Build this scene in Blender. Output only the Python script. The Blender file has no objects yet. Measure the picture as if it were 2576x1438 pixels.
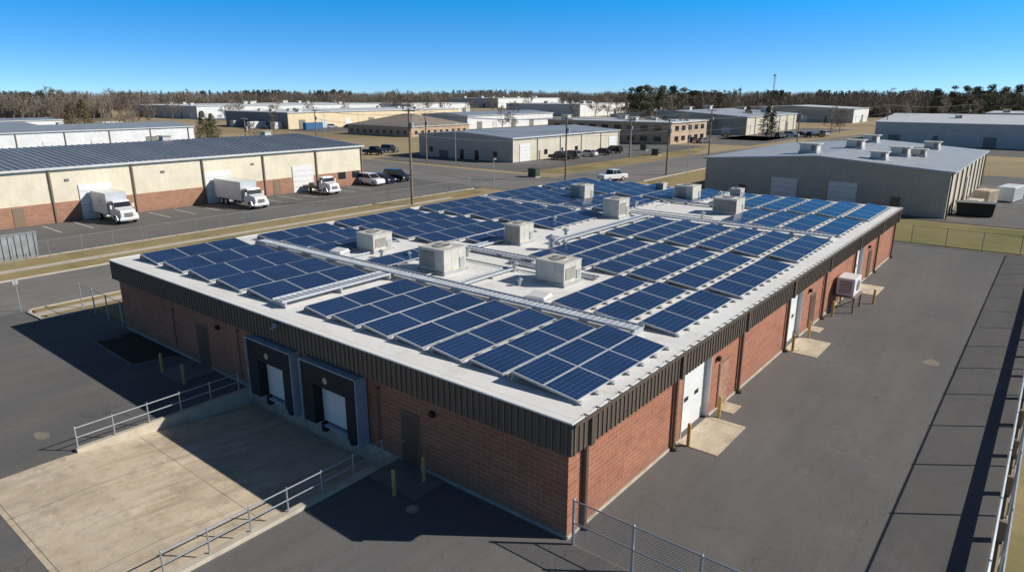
import bpy, math, random
from mathutils import Vector, Matrix, Euler
R=random.Random(7)
sc=bpy.context.scene
COL=sc.collection
# ---------------------------------------------------------------- materials
def newmat(name):
    m=bpy.data.materials.new(name); m.use_nodes=True
    nt=m.node_tree; b=nt.nodes["Principled BSDF"]
    return m,nt,b
def nd(nt,t,**kw):
    n=nt.nodes.new(t)
    for k,v in kw.items(): setattr(n,k,v)
    return n
def c4(c): return (c[0],c[1],c[2],1)
def mth(nt,op,a,b=None,c=None,clamp=False):
    n=nd(nt,'ShaderNodeMath',operation=op); n.use_clamp=clamp
    for i,v in enumerate((a,b,c)):
        if v is None: continue
        if isinstance(v,(int,float)): n.inputs[i].default_value=v
        else: nt.links.new(v,n.inputs[i])
    return n.outputs[0]
def mixc(nt,fac,a,b,mode='MIX'):
    n=nd(nt,'ShaderNodeMix',data_type='RGBA',blend_type=mode)
    for i,v in ((0,fac),(6,a),(7,b)):
        if isinstance(v,(int,float)): n.inputs[i].default_value=v
        elif isinstance(v,tuple): n.inputs[i].default_value=c4(v)
        else: nt.links.new(v,n.inputs[i])
    return n.outputs[2]
def noise(nt,vec,scale,detail=4,rough=.6):
    n=nd(nt,'ShaderNodeTexNoise'); n.inputs['Scale'].default_value=scale
    n.inputs['Detail'].default_value=detail; n.inputs['Roughness'].default_value=rough
    nt.links.new(vec,n.inputs['Vector']); return n.outputs[0]
def ramp(nt,fac,a,b):
    n=nd(nt,'ShaderNodeMapRange'); nt.links.new(fac,n.inputs[0])
    n.inputs[1].default_value=a; n.inputs[2].default_value=b; n.clamp=True
    return n.outputs[0]
def coords(nt,kind='Object'):
    return nd(nt,'ShaderNodeTexCoord').outputs[kind]
def wallvec(nt):
    s=nd(nt,'ShaderNodeSeparateXYZ'); nt.links.new(coords(nt),s.inputs[0])
    c=nd(nt,'ShaderNodeCombineXYZ'); nt.links.new(mth(nt,'ADD',s.outputs[0],s.outputs[1]),c.inputs[0]); nt.links.new(s.outputs[2],c.inputs[1])
    return c.outputs[0],s
def simple(name,col,rough=.7,metal=0,var=.18,scale=2.,col2=None,bump=0,stain=0,spec=None):
    m,nt,b=newmat(name); v=coords(nt)
    n=noise(nt,v,scale); f=ramp(nt,n,.3,.7)
    a=tuple(x*(1-var) for x in col); d=col2 or tuple(min(1,x*(1+var)) for x in col)
    o=mixc(nt,f,a,d)
    if stain:
        n2=ramp(nt,noise(nt,v,scale*.35,6,.7),.52,.75)
        o=mixc(nt,mth(nt,'MULTIPLY',n2,stain),o,tuple(x*.45 for x in col))
    nt.links.new(o,b.inputs['Base Color']); b.inputs['Roughness'].default_value=rough; b.inputs['Metallic'].default_value=metal
    if spec is not None: b.inputs['Specular IOR Level'].default_value=spec
    if bump:
        bn=nd(nt,'ShaderNodeBump'); bn.inputs['Strength'].default_value=bump; bn.inputs['Distance'].default_value=.02
        nt.links.new(noise(nt,v,scale*12),bn.inputs['Height']); nt.links.new(bn.outputs[0],b.inputs['Normal'])
    return m
def brick(name,c1,c2,mortar,bw=.5,bh=.2,ms=.012,var=.3):
    m,nt,b=newmat(name); v,s=wallvec(nt)
    t=nd(nt,'ShaderNodeTexBrick'); nt.links.new(v,t.inputs['Vector'])
    t.inputs['Color1'].default_value=c4(c1); t.inputs['Color2'].default_value=c4(c2); t.inputs['Mortar'].default_value=c4(mortar)
    t.inputs['Scale'].default_value=1; t.inputs['Mortar Size'].default_value=ms; t.inputs['Brick Width'].default_value=bw; t.inputs['Row Height'].default_value=bh
    t.inputs['Bias'].default_value=-.1; t.inputs['Mortar Smooth'].default_value=.2
    o=mixc(nt,mth(nt,'MULTIPLY',ramp(nt,noise(nt,coords(nt),.5,5,.7),.35,.75),var),t.outputs[0],tuple(x*.5 for x in c1))
    o=mixc(nt,mth(nt,'MULTIPLY',ramp(nt,noise(nt,coords(nt),9,3),.4,.7),.3),o,tuple(x*1.4 for x in c2))
    wn=nd(nt,'ShaderNodeTexWhiteNoise',noise_dimensions='2D'); fl=nd(nt,'ShaderNodeVectorMath',operation='FLOOR'); sc_=nd(nt,'ShaderNodeVectorMath',operation='DIVIDE')
    nt.links.new(v,sc_.inputs[0]); sc_.inputs[1].default_value=(bw,bh,1); nt.links.new(sc_.outputs[0],fl.inputs[0]); nt.links.new(fl.outputs[0],wn.inputs['Vector'])
    o=mixc(nt,mth(nt,'MULTIPLY',ramp(nt,wn.outputs[0],.55,1.),.45),o,tuple(x*.6 for x in c1))
    sm=nd(nt,'ShaderNodeMapping'); nt.links.new(v,sm.inputs[0]); sm.inputs['Scale'].default_value=(1.1,.16,1)
    o=mixc(nt,mth(nt,'MULTIPLY',ramp(nt,noise(nt,sm.outputs[0],1.2,5,.7),.52,.72),.28),o,tuple(x*1.15+.04 for x in c1))
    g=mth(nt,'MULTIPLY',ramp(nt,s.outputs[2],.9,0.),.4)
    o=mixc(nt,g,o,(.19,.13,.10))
    nt.links.new(o,b.inputs['Base Color']); b.inputs['Roughness'].default_value=.9
    bn=nd(nt,'ShaderNodeBump'); bn.inputs['Strength'].default_value=.5; bn.inputs['Distance'].default_value=.02; bn.invert=True
    nt.links.new(t.outputs[1],bn.inputs['Height']); nt.links.new(bn.outputs[0],b.inputs['Normal'])
    return m
def ribbed(name,col,pitch=.6,axis='w',dark=.72,rough=.5,metal=0.,duty=.14,stain=.2):
    m,nt,b=newmat(name)
    s=nd(nt,'ShaderNodeSeparateXYZ'); nt.links.new(coords(nt),s.inputs[0])
    if axis=='w': q=mth(nt,'ADD',s.outputs[0],s.outputs[1])
    else: q=s.outputs['xyz'.index(axis)]
    fr=mth(nt,'FRACT',mth(nt,'MULTIPLY',q,1/pitch))
    l=mth(nt,'LESS_THAN',fr,duty)
    n=ramp(nt,noise(nt,coords(nt),.4,5,.7),.3,.75)
    o=mixc(nt,n,tuple(x*(1-stain) for x in col),tuple(min(1,x*1.08) for x in col))
    o=mixc(nt,l,o,tuple(x*dark for x in col))
    nt.links.new(o,b.inputs['Base Color']); b.inputs['Roughness'].default_value=rough; b.inputs['Metallic'].default_value=metal
    return m
def asphalt(name,base,brown=.4,crack=True):
    m,nt,b=newmat(name); v=nd(nt,'ShaderNodeNewGeometry').outputs['Position']
    mp=nd(nt,'ShaderNodeMapping'); nt.links.new(v,mp.inputs[0]); mp.inputs['Scale'].default_value=(1,.18,1)
    big=ramp(nt,noise(nt,v,.06,5,.6),.35,.7)
    o=mixc(nt,big,tuple(x*.8 for x in base),tuple(x*1.2 for x in base))
    o=mixc(nt,mth(nt,'MULTIPLY',ramp(nt,noise(nt,mp.outputs[0],.33,6,.65),.42,.66),brown),o,(base[0]*1.6,base[1]*1.45,base[2]*1.25))
    o=mixc(nt,mth(nt,'MULTIPLY',ramp(nt,noise(nt,mp.outputs[0],1.1,6,.7),.46,.7),.45),o,tuple(x*.68 for x in base))
    o=mixc(nt,mth(nt,'MULTIPLY',ramp(nt,noise(nt,v,.9,7,.75),.56,.78),.65),o,tuple(x*.55 for x in base))
    o=mixc(nt,mth(nt,'MULTIPLY',ramp(nt,noise(nt,v,.23,7,.8),.55,.72),.6),o,tuple(x*1.6 for x in base))
    o=mixc(nt,mth(nt,'MULTIPLY',ramp(nt,noise(nt,v,3.2,5,.8),.45,.75),.35),o,tuple(x*1.5 for x in base))
    o=mixc(nt,mth(nt,'MULTIPLY',ramp(nt,noise(nt,v,14,3,.8),.35,.75),.5),o,tuple(x*1.7 for x in base))
    if crack:
        dv=nd(nt,'ShaderNodeVectorMath',operation='ADD'); ns=nd(nt,'ShaderNodeTexNoise'); ns.inputs['Scale'].default_value=.5; ns.inputs['Detail'].default_value=5
        nt.links.new(v,ns.inputs['Vector']); sv=nd(nt,'ShaderNodeVectorMath',operation='SCALE'); nt.links.new(ns.outputs[1],sv.inputs[0]); sv.inputs['Scale'].default_value=3.
        nt.links.new(v,dv.inputs[0]); nt.links.new(sv.outputs[0],dv.inputs[1])
        vo=nd(nt,'ShaderNodeTexVoronoi',feature='DISTANCE_TO_EDGE'); vo.inputs['Scale'].default_value=.11; nt.links.new(dv.outputs[0],vo.inputs['Vector'])
        k=mth(nt,'LESS_THAN',vo.outputs[0],.003); k=mth(nt,'MULTIPLY',k,ramp(nt,noise(nt,v,.2,2),.48,.6))
        o=mixc(nt,mth(nt,'MULTIPLY',k,.4),o,tuple(x*.4 for x in base))
    nt.links.new(o,b.inputs['Base Color']); b.inputs['Roughness'].default_value=.92
    b.inputs['Specular IOR Level'].default_value=.25
    bn=nd(nt,'ShaderNodeBump'); bn.inputs['Strength'].default_value=.4; bn.inputs['Distance'].default_value=.015
    nt.links.new(noise(nt,v,25,3),bn.inputs['Height']); nt.links.new(bn.outputs[0],b.inputs['Normal'])
    return m
def grass(name,a,b_,c,s=.25):
    m,nt,b=newmat(name); v=nd(nt,'ShaderNodeNewGeometry').outputs['Position']
    o=mixc(nt,ramp(nt,noise(nt,v,s,6,.7),.35,.68),a,b_)
    o=mixc(nt,mth(nt,'MULTIPLY',ramp(nt,noise(nt,v,s*.35,5,.6),.48,.66),.8),o,c)
    o=mixc(nt,mth(nt,'MULTIPLY',ramp(nt,noise(nt,v,1.5,6,.8),.45,.7),.5),o,tuple(x*.75 for x in b_))
    o=mixc(nt,mth(nt,'MULTIPLY',ramp(nt,noise(nt,v,9,3,.8),.4,.75),.5),o,tuple(x*.5 for x in a))
    nt.links.new(o,b.inputs['Base Color']); b.inputs['Roughness'].default_value=1; b.inputs['Specular IOR Level'].default_value=.1
    return m
M={}
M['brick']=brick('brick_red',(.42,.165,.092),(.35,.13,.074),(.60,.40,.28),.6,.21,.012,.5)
M['brick2']=brick('brick_tan',(.40,.215,.135),(.35,.18,.115),(.48,.32,.23),.5,.25,.01,.15)
M['fascia']=simple('fascia_bronze_metal',(.125,.095,.072),.45,.15,.15,1.5)
M['fascia_rib']=simple('fascia_rib',(.18,.145,.115),.45,.15,.1,2)
M['white']=simple('white_paint',(.76,.76,.73),.5,0,.06,1.2,stain=.12)
M['whitebox']=simple('white_truck_panel',(.78,.78,.75),.4,0,.05,.8,stain=.15)
M['silver']=simple('galvanised_metal',(.52,.54,.55),.4,.6,.12,3)
M['fencegrey']=simple('weathered_fence_metal',(.27,.27,.265),.6,.3,.15,3)
M['alum']=simple('aluminium_frame',(.62,.64,.66),.4,.3,.06,3)
M['tray']=simple('tray_metal',(.52,.55,.58),.5,.2,.12,1.5)
M['rackgrey']=simple('rack_grey',(.42,.43,.44),.6,.1,.15,2)
M['hvac']=simple('hvac_beige',(.58,.55,.48),.55,0,.12,1.6,stain=.45)
M['hvacd']=simple('hvac_louvre_dark',(.20,.19,.17),.6,.1,.2,3)
M['black']=simple('black_rubber',(.014,.014,.015),.7,0,.3,3)
M['steelblue']=simple('dock_frame_grey',(.36,.41,.46),.5,.1,.15,2)
M['conc']=simple('concrete',(.52,.46,.36),.9,0,.18,1.2,stain=.5,bump=.2)
M['concd']=simple('concrete_weathered',(.36,.33,.28),.9,0,.2,1.0,stain=.45)
M['landing']=simple('landing_dark_concrete',(.20,.19,.175),.9,0,.2,1.0,stain=.5)
M['sidewalk']=simple('sidewalk',(.52,.46,.38),.9,0,.14,.7,stain=.25)
M['brown']=simple('door_brown',(.13,.075,.052),.5,0,.15,2)
M['yellow']=simple('bollard_yellow',(.50,.32,.09),.6,0,.2,4,stain=.4)
M['wood']=simple('utility_pole_wood',(.23,.175,.125),.9,0,.25,1.5)
M['woodl']=simple('weathered_timber',(.33,.24,.15),.9,0,.25,2.5)
M['wire']=simple('wire_grey',(.09,.09,.09),.6,0,.1,1)
M['glass']=simple('dark_glass',(.02,.025,.03),.08,0,.2,1)
M['tyre']=simple('tyre',(.02,.02,.02),.85,0,.2,5)
M['carwhite']=simple('car_white',(.75,.75,.75),.25,0,.03,1)
M['cardark']=simple('car_dark_blue',(.02,.028,.05),.2,.2,.1,1)
M['cargrey']=simple('car_grey',(.15,.155,.16),.3,.3,.1,1)
M['dumpgrey']=simple('dumpster_grey',(.29,.31,.32),.6,.1,.2,1,stain=.4)
M['carblack']=simple('car_black',(.02,.02,.022),.2,.2,.1,1)
M['lamp']=simple('headlight',(.7,.7,.68),.15,0,.05,1)
M['red']=simple('tail_light',(.35,.02,.02),.3,0,.1,1)
M['paint']=simple('road_paint',(.66,.65,.60),.8,0,.2,2,stain=.5)
M['painty']=simple('worn_orange_paint',(.52,.38,.22),.8,0,.25,1.5,stain=.5)
M['asph']=asphalt('asphalt_yard',(.124,.120,.117),.45)
M['road']=asphalt('asphalt_street',(.180,.172,.162),.2)
M['lot']=asphalt('asphalt_lot',(.128,.124,.119),.3)
M['patchl']=asphalt('asphalt_worn_patch',(.22,.19,.15),.3,False)
M['grass']=grass('dry_grass',(.42,.32,.17),(.31,.255,.125),(.16,.16,.055))
M['field']=grass('winter_field',(.46,.365,.23),(.36,.28,.17),(.24,.19,.115),.03)
M['lawn']=grass('green_lawn',(.22,.205,.08),(.32,.265,.135),(.15,.155,.055),.2)
M['mulch']=simple('mulch',(.05,.038,.03),.95,0,.3,3)
M['tanwall']=ribbed('tan_ribbed_wall',(.80,.71,.54),.9,'w',.9)
M['tanwall2']=ribbed('tan_wall_metal',(.68,.61,.48),.9,'w',.88)
M['greyshade']=ribbed('grey_shaded_ribbed_wall',(.48,.44,.36),.75,'w',.86)  # darker, greyer wall colour: shade painted onto sides facing away from the sun
M['whitewall']=ribbed('white_ribbed_wall',(.80,.80,.78),1.2,'w',.9)
M['yelwall']=ribbed('yellow_tan_wall',(.82,.66,.42),2.,'w',.9,duty=.05)
M['paleshade']=ribbed('white_wall_shaded',(.56,.55,.52),1.,'w',.9)  # white cladding greyed down, its shade put into the base colour
M['darkwall']=ribbed('dark_grey_wall',(.16,.155,.15),1.,'w',.85)
M['brickfar']=simple('brick_far',(.48,.35,.24),.9,0,.15,.4)
M['roofblue']=ribbed('blue_grey_metal_roof_y',(.25,.29,.34),.8,'y',.6,.4,.1)
M['roofblue2']=ribbed('blue_grey_metal_roof_x',(.34,.38,.43),.8,'x',.78,.45,.1)
M['rooflight']=ribbed('pale_grey_metal_roof',(.46,.49,.52),.8,'x',.88,.5,.1,duty=.1)
M['roofwhite']=ribbed('white_metal_roof',(.72,.73,.73),1.,'x',.88,.5,.05)
M['roofshingle']=simple('shingle_brown',(.26,.215,.175),.95,0,.2,.6)
M['trim']=simple('trim_brown',(.22,.155,.105),.6,0,.1,1)
M['trimw']=simple('trim_white',(.62,.62,.60),.5,0,.08,1)
M['bark']=simple('bark_grey_brown',(.22,.175,.13),.95,0,.3,2)
M['twig']=simple('twig_brown',(.24,.19,.145),.95,0,.3,.7)
M['needle']=simple('pine_needle_green',(.06,.068,.028),.9,0,.45,.35,col2=(.16,.145,.065))
M['needleb']=simple('evergreen_bronze',(.12,.09,.04),.9,0,.4,.35,col2=(.20,.165,.07))
M['woodland']=simple('bare_woodland_mass',(.17,.14,.112),.95,0,.3,.03,col2=(.27,.225,.18))  # brown lightened so the colour itself carries the distance haze
M['pinewood']=simple('pine_woodland_mass',(.06,.068,.04),.95,0,.4,.05,col2=(.13,.125,.075))
M['green']=simple('green_cabinet',(.05,.07,.05),.6,0,.1,2)
M['bluec']=simple('blue_container',(.05,.16,.32),.5,0,.15,1)
M['badge']=simple('badge_tan',(.5,.42,.3),.5,0,.1,5)
# roof membrane
m,nt,b=newmat('white_roof_membrane'); v=nd(nt,'ShaderNodeNewGeometry').outputs['Position']
s=nd(nt,'ShaderNodeSeparateXYZ'); nt.links.new(v,s.inputs[0])
o=mixc(nt,ramp(nt,noise(nt,v,.25,6,.7),.35,.7),(.76,.74,.70),(.86,.85,.82))
o=mixc(nt,mth(nt,'MULTIPLY',ramp(nt,noise(nt,v,.6,8,.8),.53,.74),.75),o,(.52,.47,.38))
o=mixc(nt,mth(nt,'MULTIPLY',ramp(nt,noise(nt,v,3.,6,.8),.55,.78),.45),o,(.48,.43,.36))
o=mixc(nt,mth(nt,'MULTIPLY',mth(nt,'LESS_THAN',mth(nt,'FRACT',mth(nt,'MULTIPLY',s.outputs[1],1/3.1)),.02),.4),o,(.5,.48,.45))
nt.links.new(o,b.inputs['Base Color']); b.inputs['Roughness'].default_value=.75; M['membrane']=m
# pad concrete
m,nt,b=newmat('dock_pad_concrete'); v=nd(nt,'ShaderNodeNewGeometry').outputs['Position']
o=mixc(nt,ramp(nt,noise(nt,v,.35,6,.7),.3,.7),(.50,.405,.285),(.68,.575,.435))
o=mixc(nt,mth(nt,'MULTIPLY',ramp(nt,noise(nt,v,1.3,8,.8),.5,.72),.8),o,(.29,.23,.16))
mp=nd(nt,'ShaderNodeMapping'); nt.links.new(v,mp.inputs[0]); mp.inputs['Scale'].default_value=(1.4,.18,1)
o=mixc(nt,mth(nt,'MULTIPLY',ramp(nt,noise(nt,mp.outputs[0],1.1,6,.7),.47,.7),.6),o,(.31,.245,.17))
o=mixc(nt,mth(nt,'MULTIPLY',ramp(nt,noise(nt,v,.5,8,.8),.55,.63),.65),o,(.36,.285,.20))
o=mixc(nt,mth(nt,'MULTIPLY',ramp(nt,noise(nt,v,.8,9,.85),.60,.64),.4),o,(.20,.16,.12))
o=mixc(nt,mth(nt,'MULTIPLY',ramp(nt,noise(nt,v,5,8,.8),.5,.8),.35),o,(.76,.65,.50))
t=nd(nt,'ShaderNodeTexBrick'); nt.links.new(v,t.inputs['Vector']); t.offset=0; t.inputs['Scale'].default_value=1; t.inputs['Brick Width'].default_value=5.9; t.inputs['Row Height'].default_value=6.3; t.inputs['Mortar Size'].default_value=.018
o=mixc(nt,mth(nt,'MULTIPLY',t.outputs[1],.75),o,(.10,.08,.06))
nt.links.new(o,b.inputs['Base Color']); b.inputs['Roughness'].default_value=.9; M['pad']=m
# solar glass
m,nt,b=newmat('solar_glass'); uv=coords(nt,'UV'); s=nd(nt,'ShaderNodeSeparateXYZ'); nt.links.new(uv,s.inputs[0])
def line(q,n,w):
    fr=mth(nt,'FRACT',mth(nt,'MULTIPLY',q,n)); return mth(nt,'GREATER_THAN',mth(nt,'ABSOLUTE',mth(nt,'SUBTRACT',fr,.5)),.5-w)
l=mth(nt,'MAXIMUM',line(s.outputs[0],6,.03),line(s.outputs[1],10,.03))
o=mixc(nt,ramp(nt,noise(nt,nd(nt,'ShaderNodeNewGeometry').outputs['Position'],.5,3),.3,.7),(.010,.033,.098),(.016,.048,.135))
o=mixc(nt,mth(nt,'MULTIPLY',l,.6),o,(.17,.24,.35))
nt.links.new(o,b.inputs['Base Color']); b.inputs['Roughness'].default_value=.16; b.inputs['Specular IOR Level'].default_value=.28; M['solar']=m
# chain link
def chain(name,cell,w):
    m,nt,b=newmat(name); v,s=wallvec(nt); q=nd(nt,'ShaderNodeSeparateXYZ'); nt.links.new(v,q.inputs[0])
    def ln(op):
        a=mth(nt,op,q.outputs[0],q.outputs[1]); fr=mth(nt,'FRACT',mth(nt,'MULTIPLY',a,1/cell)); return mth(nt,'LESS_THAN',fr,w)
    k=mth(nt,'MAXIMUM',ln('ADD'),ln('SUBTRACT'))
    nt.links.new(k,b.inputs['Alpha']); b.inputs['Base Color'].default_value=(.33,.34,.34,1); b.inputs['Metallic'].default_value=.3; b.inputs['Roughness'].default_value=.5
    return m
M['chain']=chain('chain_link_mesh',.12,.13)
M['chainfar']=chain('chain_link_mesh_far',.12,.035)
# ---------------------------------------------------------------- mesh builder
class MB:
    def __init__(s): s.v=[];s.f=[];s.m=[]
    def poly(s,pts,mi=0):
        n=len(s.v); s.v+= [tuple(p) for p in pts]; s.f.append(tuple(range(n,n+len(pts)))); s.m.append(mi); return s
    def box(s,x0,x1,y0,y1,z0,z1,mi=0):
        n=len(s.v); s.v+=[(x0,y0,z0),(x1,y0,z0),(x1,y1,z0),(x0,y1,z0),(x0,y0,z1),(x1,y0,z1),(x1,y1,z1),(x0,y1,z1)]
        for q in ((0,3,2,1),(4,5,6,7),(0,1,5,4),(1,2,6,5),(2,3,7,6),(3,0,4,7)): s.f.append(tuple(n+i for i in q)); s.m.append(mi)
        return s
    def hexa(s,pts,mi=0):
        n=len(s.v); s.v+=[tuple(p) for p in pts]
        for q in ((0,3,2,1),(4,5,6,7),(0,1,5,4),(1,2,6,5),(2,3,7,6),(3,0,4,7)): s.f.append(tuple(n+i for i in q)); s.m.append(mi)
        return s
    def tube(s,p,q,r1,r2=None,n=8,mi=0,caps=True):
        r2=r1 if r2 is None else r2; p=Vector(p);q=Vector(q);d=(q-p)
        if d.length<1e-6: return s
        d.normalize(); a=d.orthogonal().normalized(); b=d.cross(a); k=len(s.v)
        for c,r in ((p,r1),(q,r2)):
            for i in range(n):
                t=2*math.pi*i/n; s.v.append(tuple(c+a*(r*math.cos(t))+b*(r*math.sin(t))))
        for i in range(n):
            j=(i+1)%n; s.f.append((k+i,k+j,k+n+j,k+n+i)); s.m.append(mi)
        if caps:
            s.f.append(tuple(k+i for i in reversed(range(n)))); s.m.append(mi); s.f.append(tuple(k+n+i for i in range(n))); s.m.append(mi)
        return s
    def prism(s,prof,y0,y1,mi=0,inset=None):
        n=len(prof); k=len(s.v); ins=inset or [0]*n
        for (x,z),i in zip(prof,ins): s.v.append((x,y0+i,z))
        for (x,z),i in zip(prof,ins): s.v.append((x,y1-i,z))
        s.f.append(tuple(range(k,k+n))); s.m.append(mi); s.f.append(tuple(k+n+i for i in reversed(range(n)))); s.m.append(mi)
        for i in range(n):
            j=(i+1)%n; s.f.append((k+j,k+i,k+n+i,k+n+j)); s.m.append(mi)
        return s
    def build(s,name,mats,parent=None,loc=(0,0,0),rotz=0,bevel=0,smooth=False,label=None,category=None,group=None,kind=None):
        me=bpy.data.meshes.new(name); me.from_pydata(s.v,[],s.f)
        if not isinstance(mats,(list,tuple)): mats=[mats]
        for mm in mats: me.materials.append(mm)
        me.polygons.foreach_set('material_index',s.m)
        if smooth: me.polygons.foreach_set('use_smooth',[True]*len(s.f))
        me.update()
        o=bpy.data.objects.new(name,me); COL.objects.link(o); o.location=loc; o.rotation_euler[2]=rotz
        if parent: o.parent=parent
        if bevel:
            bm=o.modifiers.new('bevel','BEVEL'); bm.width=bevel; bm.segments=2; bm.limit_method='ANGLE'
        tag(o,label,category,group,kind); return o
def tag(o,label=None,category=None,group=None,kind=None):
    if label: o['label']=label
    if category: o['category']=category
    if group: o['group']=group
    if kind: o['kind']=kind
def thing(name,label,category,loc=(0,0,0),rotz=0,group=None):
    o=bpy.data.objects.new(name,None); o.empty_display_size=.5; COL.objects.link(o); o.location=loc; o.rotation_euler[2]=rotz
    tag(o,label,category,group); return o
def copything(root,loc,rotz=0,scale=1,label=None):
    o=root.copy(); COL.objects.link(o); o.location=loc; o.rotation_euler[2]=rotz
    o.scale=(scale,)*3 if isinstance(scale,(int,float)) else scale
    if label: o['label']=label
    for c in list(root.children):
        d=c.copy(); COL.objects.link(d); d.parent=o
        for e in list(c.children):
            g=e.copy(); COL.objects.link(g); g.parent=d
    return o
def sheet(name,polys,mat,z):
    b=MB()
    for p in polys: b.poly([(x,y,z) for x,y in p])
    return b.build(name,mat,kind='structure')
def rect(x0,x1,y0,y1): return [(x0,y0),(x1,y0),(x1,y1),(x0,y1)]
# ---------------------------------------------------------------- camera
DATUM=(12.04,-18.24)
cam=bpy.data.objects.new('camera',bpy.data.cameras.new('camera')); COL.objects.link(cam); sc.camera=cam
cam.location=(12.04,-18.24,16.05); cam.rotation_euler=(math.radians(90-15.9),0,math.radians(38.8))
cam.data.lens=23.76; cam.data.clip_end=6000
HD=(-.6266,.7793); RT=(.7793,.6266)
def polar(b,f):
    b=math.radians(b); d=f/math.cos(b); c,s_=math.cos(b),math.sin(b)
    return (DATUM[0]+d*(HD[0]*c+RT[0]*s_),DATUM[1]+d*(HD[1]*c+RT[1]*s_))
# ---------------------------------------------------------------- light
SD=Vector((-1.3,-.95,-1.)).normalized()
el=math.asin(-SD.z); az=math.atan2(-SD.x,-SD.y)
w=bpy.data.worlds.new('World'); sc.world=w; w.use_nodes=True; nt=w.node_tree; bg=nt.nodes['Background']
sky=nd(nt,'ShaderNodeTexSky',sky_type='NISHITA'); sky.sun_disc=False; sky.sun_elevation=el; sky.sun_rotation=az
sky.air_density=1.; sky.dust_density=.3; sky.ozone_density=3.
g=coords(nt,'Generated'); s=nd(nt,'ShaderNodeSeparateXYZ'); nt.links.new(g,s.inputs[0])
cz=nd(nt,'ShaderNodeCombineXYZ'); nt.links.new(s.outputs[0],cz.inputs[0]); nt.links.new(s.outputs[1],cz.inputs[1])
nt.links.new(mth(nt,'ADD',mth(nt,'MULTIPLY',s.outputs[2],3.),.06),cz.inputs[2])
nv=nd(nt,'ShaderNodeVectorMath',operation='NORMALIZE'); nt.links.new(cz.outputs[0],nv.inputs[0]); nt.links.new(nv.outputs[0],sky.inputs[0])
rp=nd(nt,'ShaderNodeValToRGB'); nt.links.new(s.outputs[2],rp.inputs[0]); cr=rp.color_ramp
cr.elements[0].position=0; cr.elements[0].color=(.64,.88,1.14,1)
cr.elements[1].position=.14; cr.elements[1].color=(.02,1.15,1.62,1)
e=cr.elements.new(.035); e.color=(.56,.96,1.24,1)
e=cr.elements.new(.08); e.color=(.36,1.02,1.4,1)
e=cr.elements.new(.26); e.color=(.44,.44,.43,1)
nt.links.new(mixc(nt,1.,sky.outputs[0],rp.outputs[0],'MULTIPLY'),bg.inputs[0]); bg.inputs[1].default_value=.15
L=bpy.data.lights.new('sun','SUN'); L.energy=5.; L.angle=math.radians(.5); L.color=(1,.95,.875)
lo=bpy.data.objects.new('sun',L); COL.objects.link(lo); lo.rotation_euler=SD.to_track_quat('-Z','Y').to_euler(); lo.location=(60,40,60)
sc.view_settings.view_transform='Standard'; sc.view_settings.look='None'; sc.view_settings.exposure=0
# ---------------------------------------------------------------- ground
hx0,hx1,hy0,hy1=-21.35,-9.35,-9.5,.15
def holed(name,x0,x1,y0,y1,mat,z):
    return sheet(name,[rect(x0,x1,y0,hy0),rect(x0,x1,hy1,y1),rect(x0,hx0,hy0,hy1),rect(hx1,x1,hy0,hy1)],mat,z)
holed('ground',-2600,2600,-1200,3600,M['field'],-.06)
holed('asphalt_yard',-44.6,12.6,-60,.3,M['asph'],0)
sheet('driveway',[rect(-38.4,12.4,.3,67.2)],M['asph'],0.)
sheet('driveway_entrance',[rect(-48.,-44.6,-60,-3.2)],M['asph'],0.)
sheet('street',[[(-59,-80),(-48,-80),(-48,60),(-59,60)],[(-59,60),(-48,60),(-49.8,97),(-67,100)],[(-67,100),(-49.8,97),(-50.4,135),(-66,160)],[(-66,160),(-50.4,135),(-38,300),(-52,300)],[(-52,300),(-38,300),(10,560),(-4,560)]],M['road'],-.02)
sheet('side_street',[[(-300,84),(-60.,72),(-64,92),(-300,98)]],M['road'],-.024)
sheet('grass_verge',[rect(-47.8,-46.7,-2.8,62),rect(-45.5,-38.4,.3,62),rect(-45.5,-44.6,-2.6,.3)],M['grass'],.03)
sheet('sidewalk',[rect(-46.7,-45.5,-3.1,62)],M['sidewalk'],.04)
sheet('grass_verge',[[(-62.3,-80),(-59.2,-80),(-59.2,58),(-62.3,58)],[(-67.5,-80),(-63.6,-80),(-63.6,68),(-67.5,68)]],M['grass'],.01)
sheet('sidewalk',[rect(-63.6,-62.3,-80,60)],M['sidewalk'],.02)
sheet('parking_lot',[rect(-92,-67.5,-40,73)],M['lot'],-.01)
sheet('parking_lot',[rect(-126,-76,96,190)],M['lot'],-.02)
sheet('lawn',[[(-36,66),(40,69),(60,84),(-36,83)]],M['lawn'],.01)
sheet('parking_lot',[[(-36,83),(40,86),(60,140),(2.4,150),(-36,140)]],M['lot'],.005)
sheet('grass_verge',[rect(12.9,60,-60,69)],M['grass'],.02)
sheet('grass_verge',[[(-75.5,98),(-68,100),(-67,160),(-75.5,190)],[(-48.,97),(-36,90),(-36,140),(-49.,140)]],M['grass'],.0)
def blob(cx,cy,rx,ry,n,seed,rot=0):
    r=random.Random(seed); return [(cx+rx*r.uniform(.6,1.1)*math.cos(2*math.pi*i/n+rot),cy+ry*r.uniform(.6,1.1)*math.sin(2*math.pi*i/n+rot)) for i in range(n)]
sheet('asphalt_patch',[blob(7.9,28.5,.55,.8,9,3),blob(-24.5,-9.5,.6,.35,8,5)],M['patchl'],.005)
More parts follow.
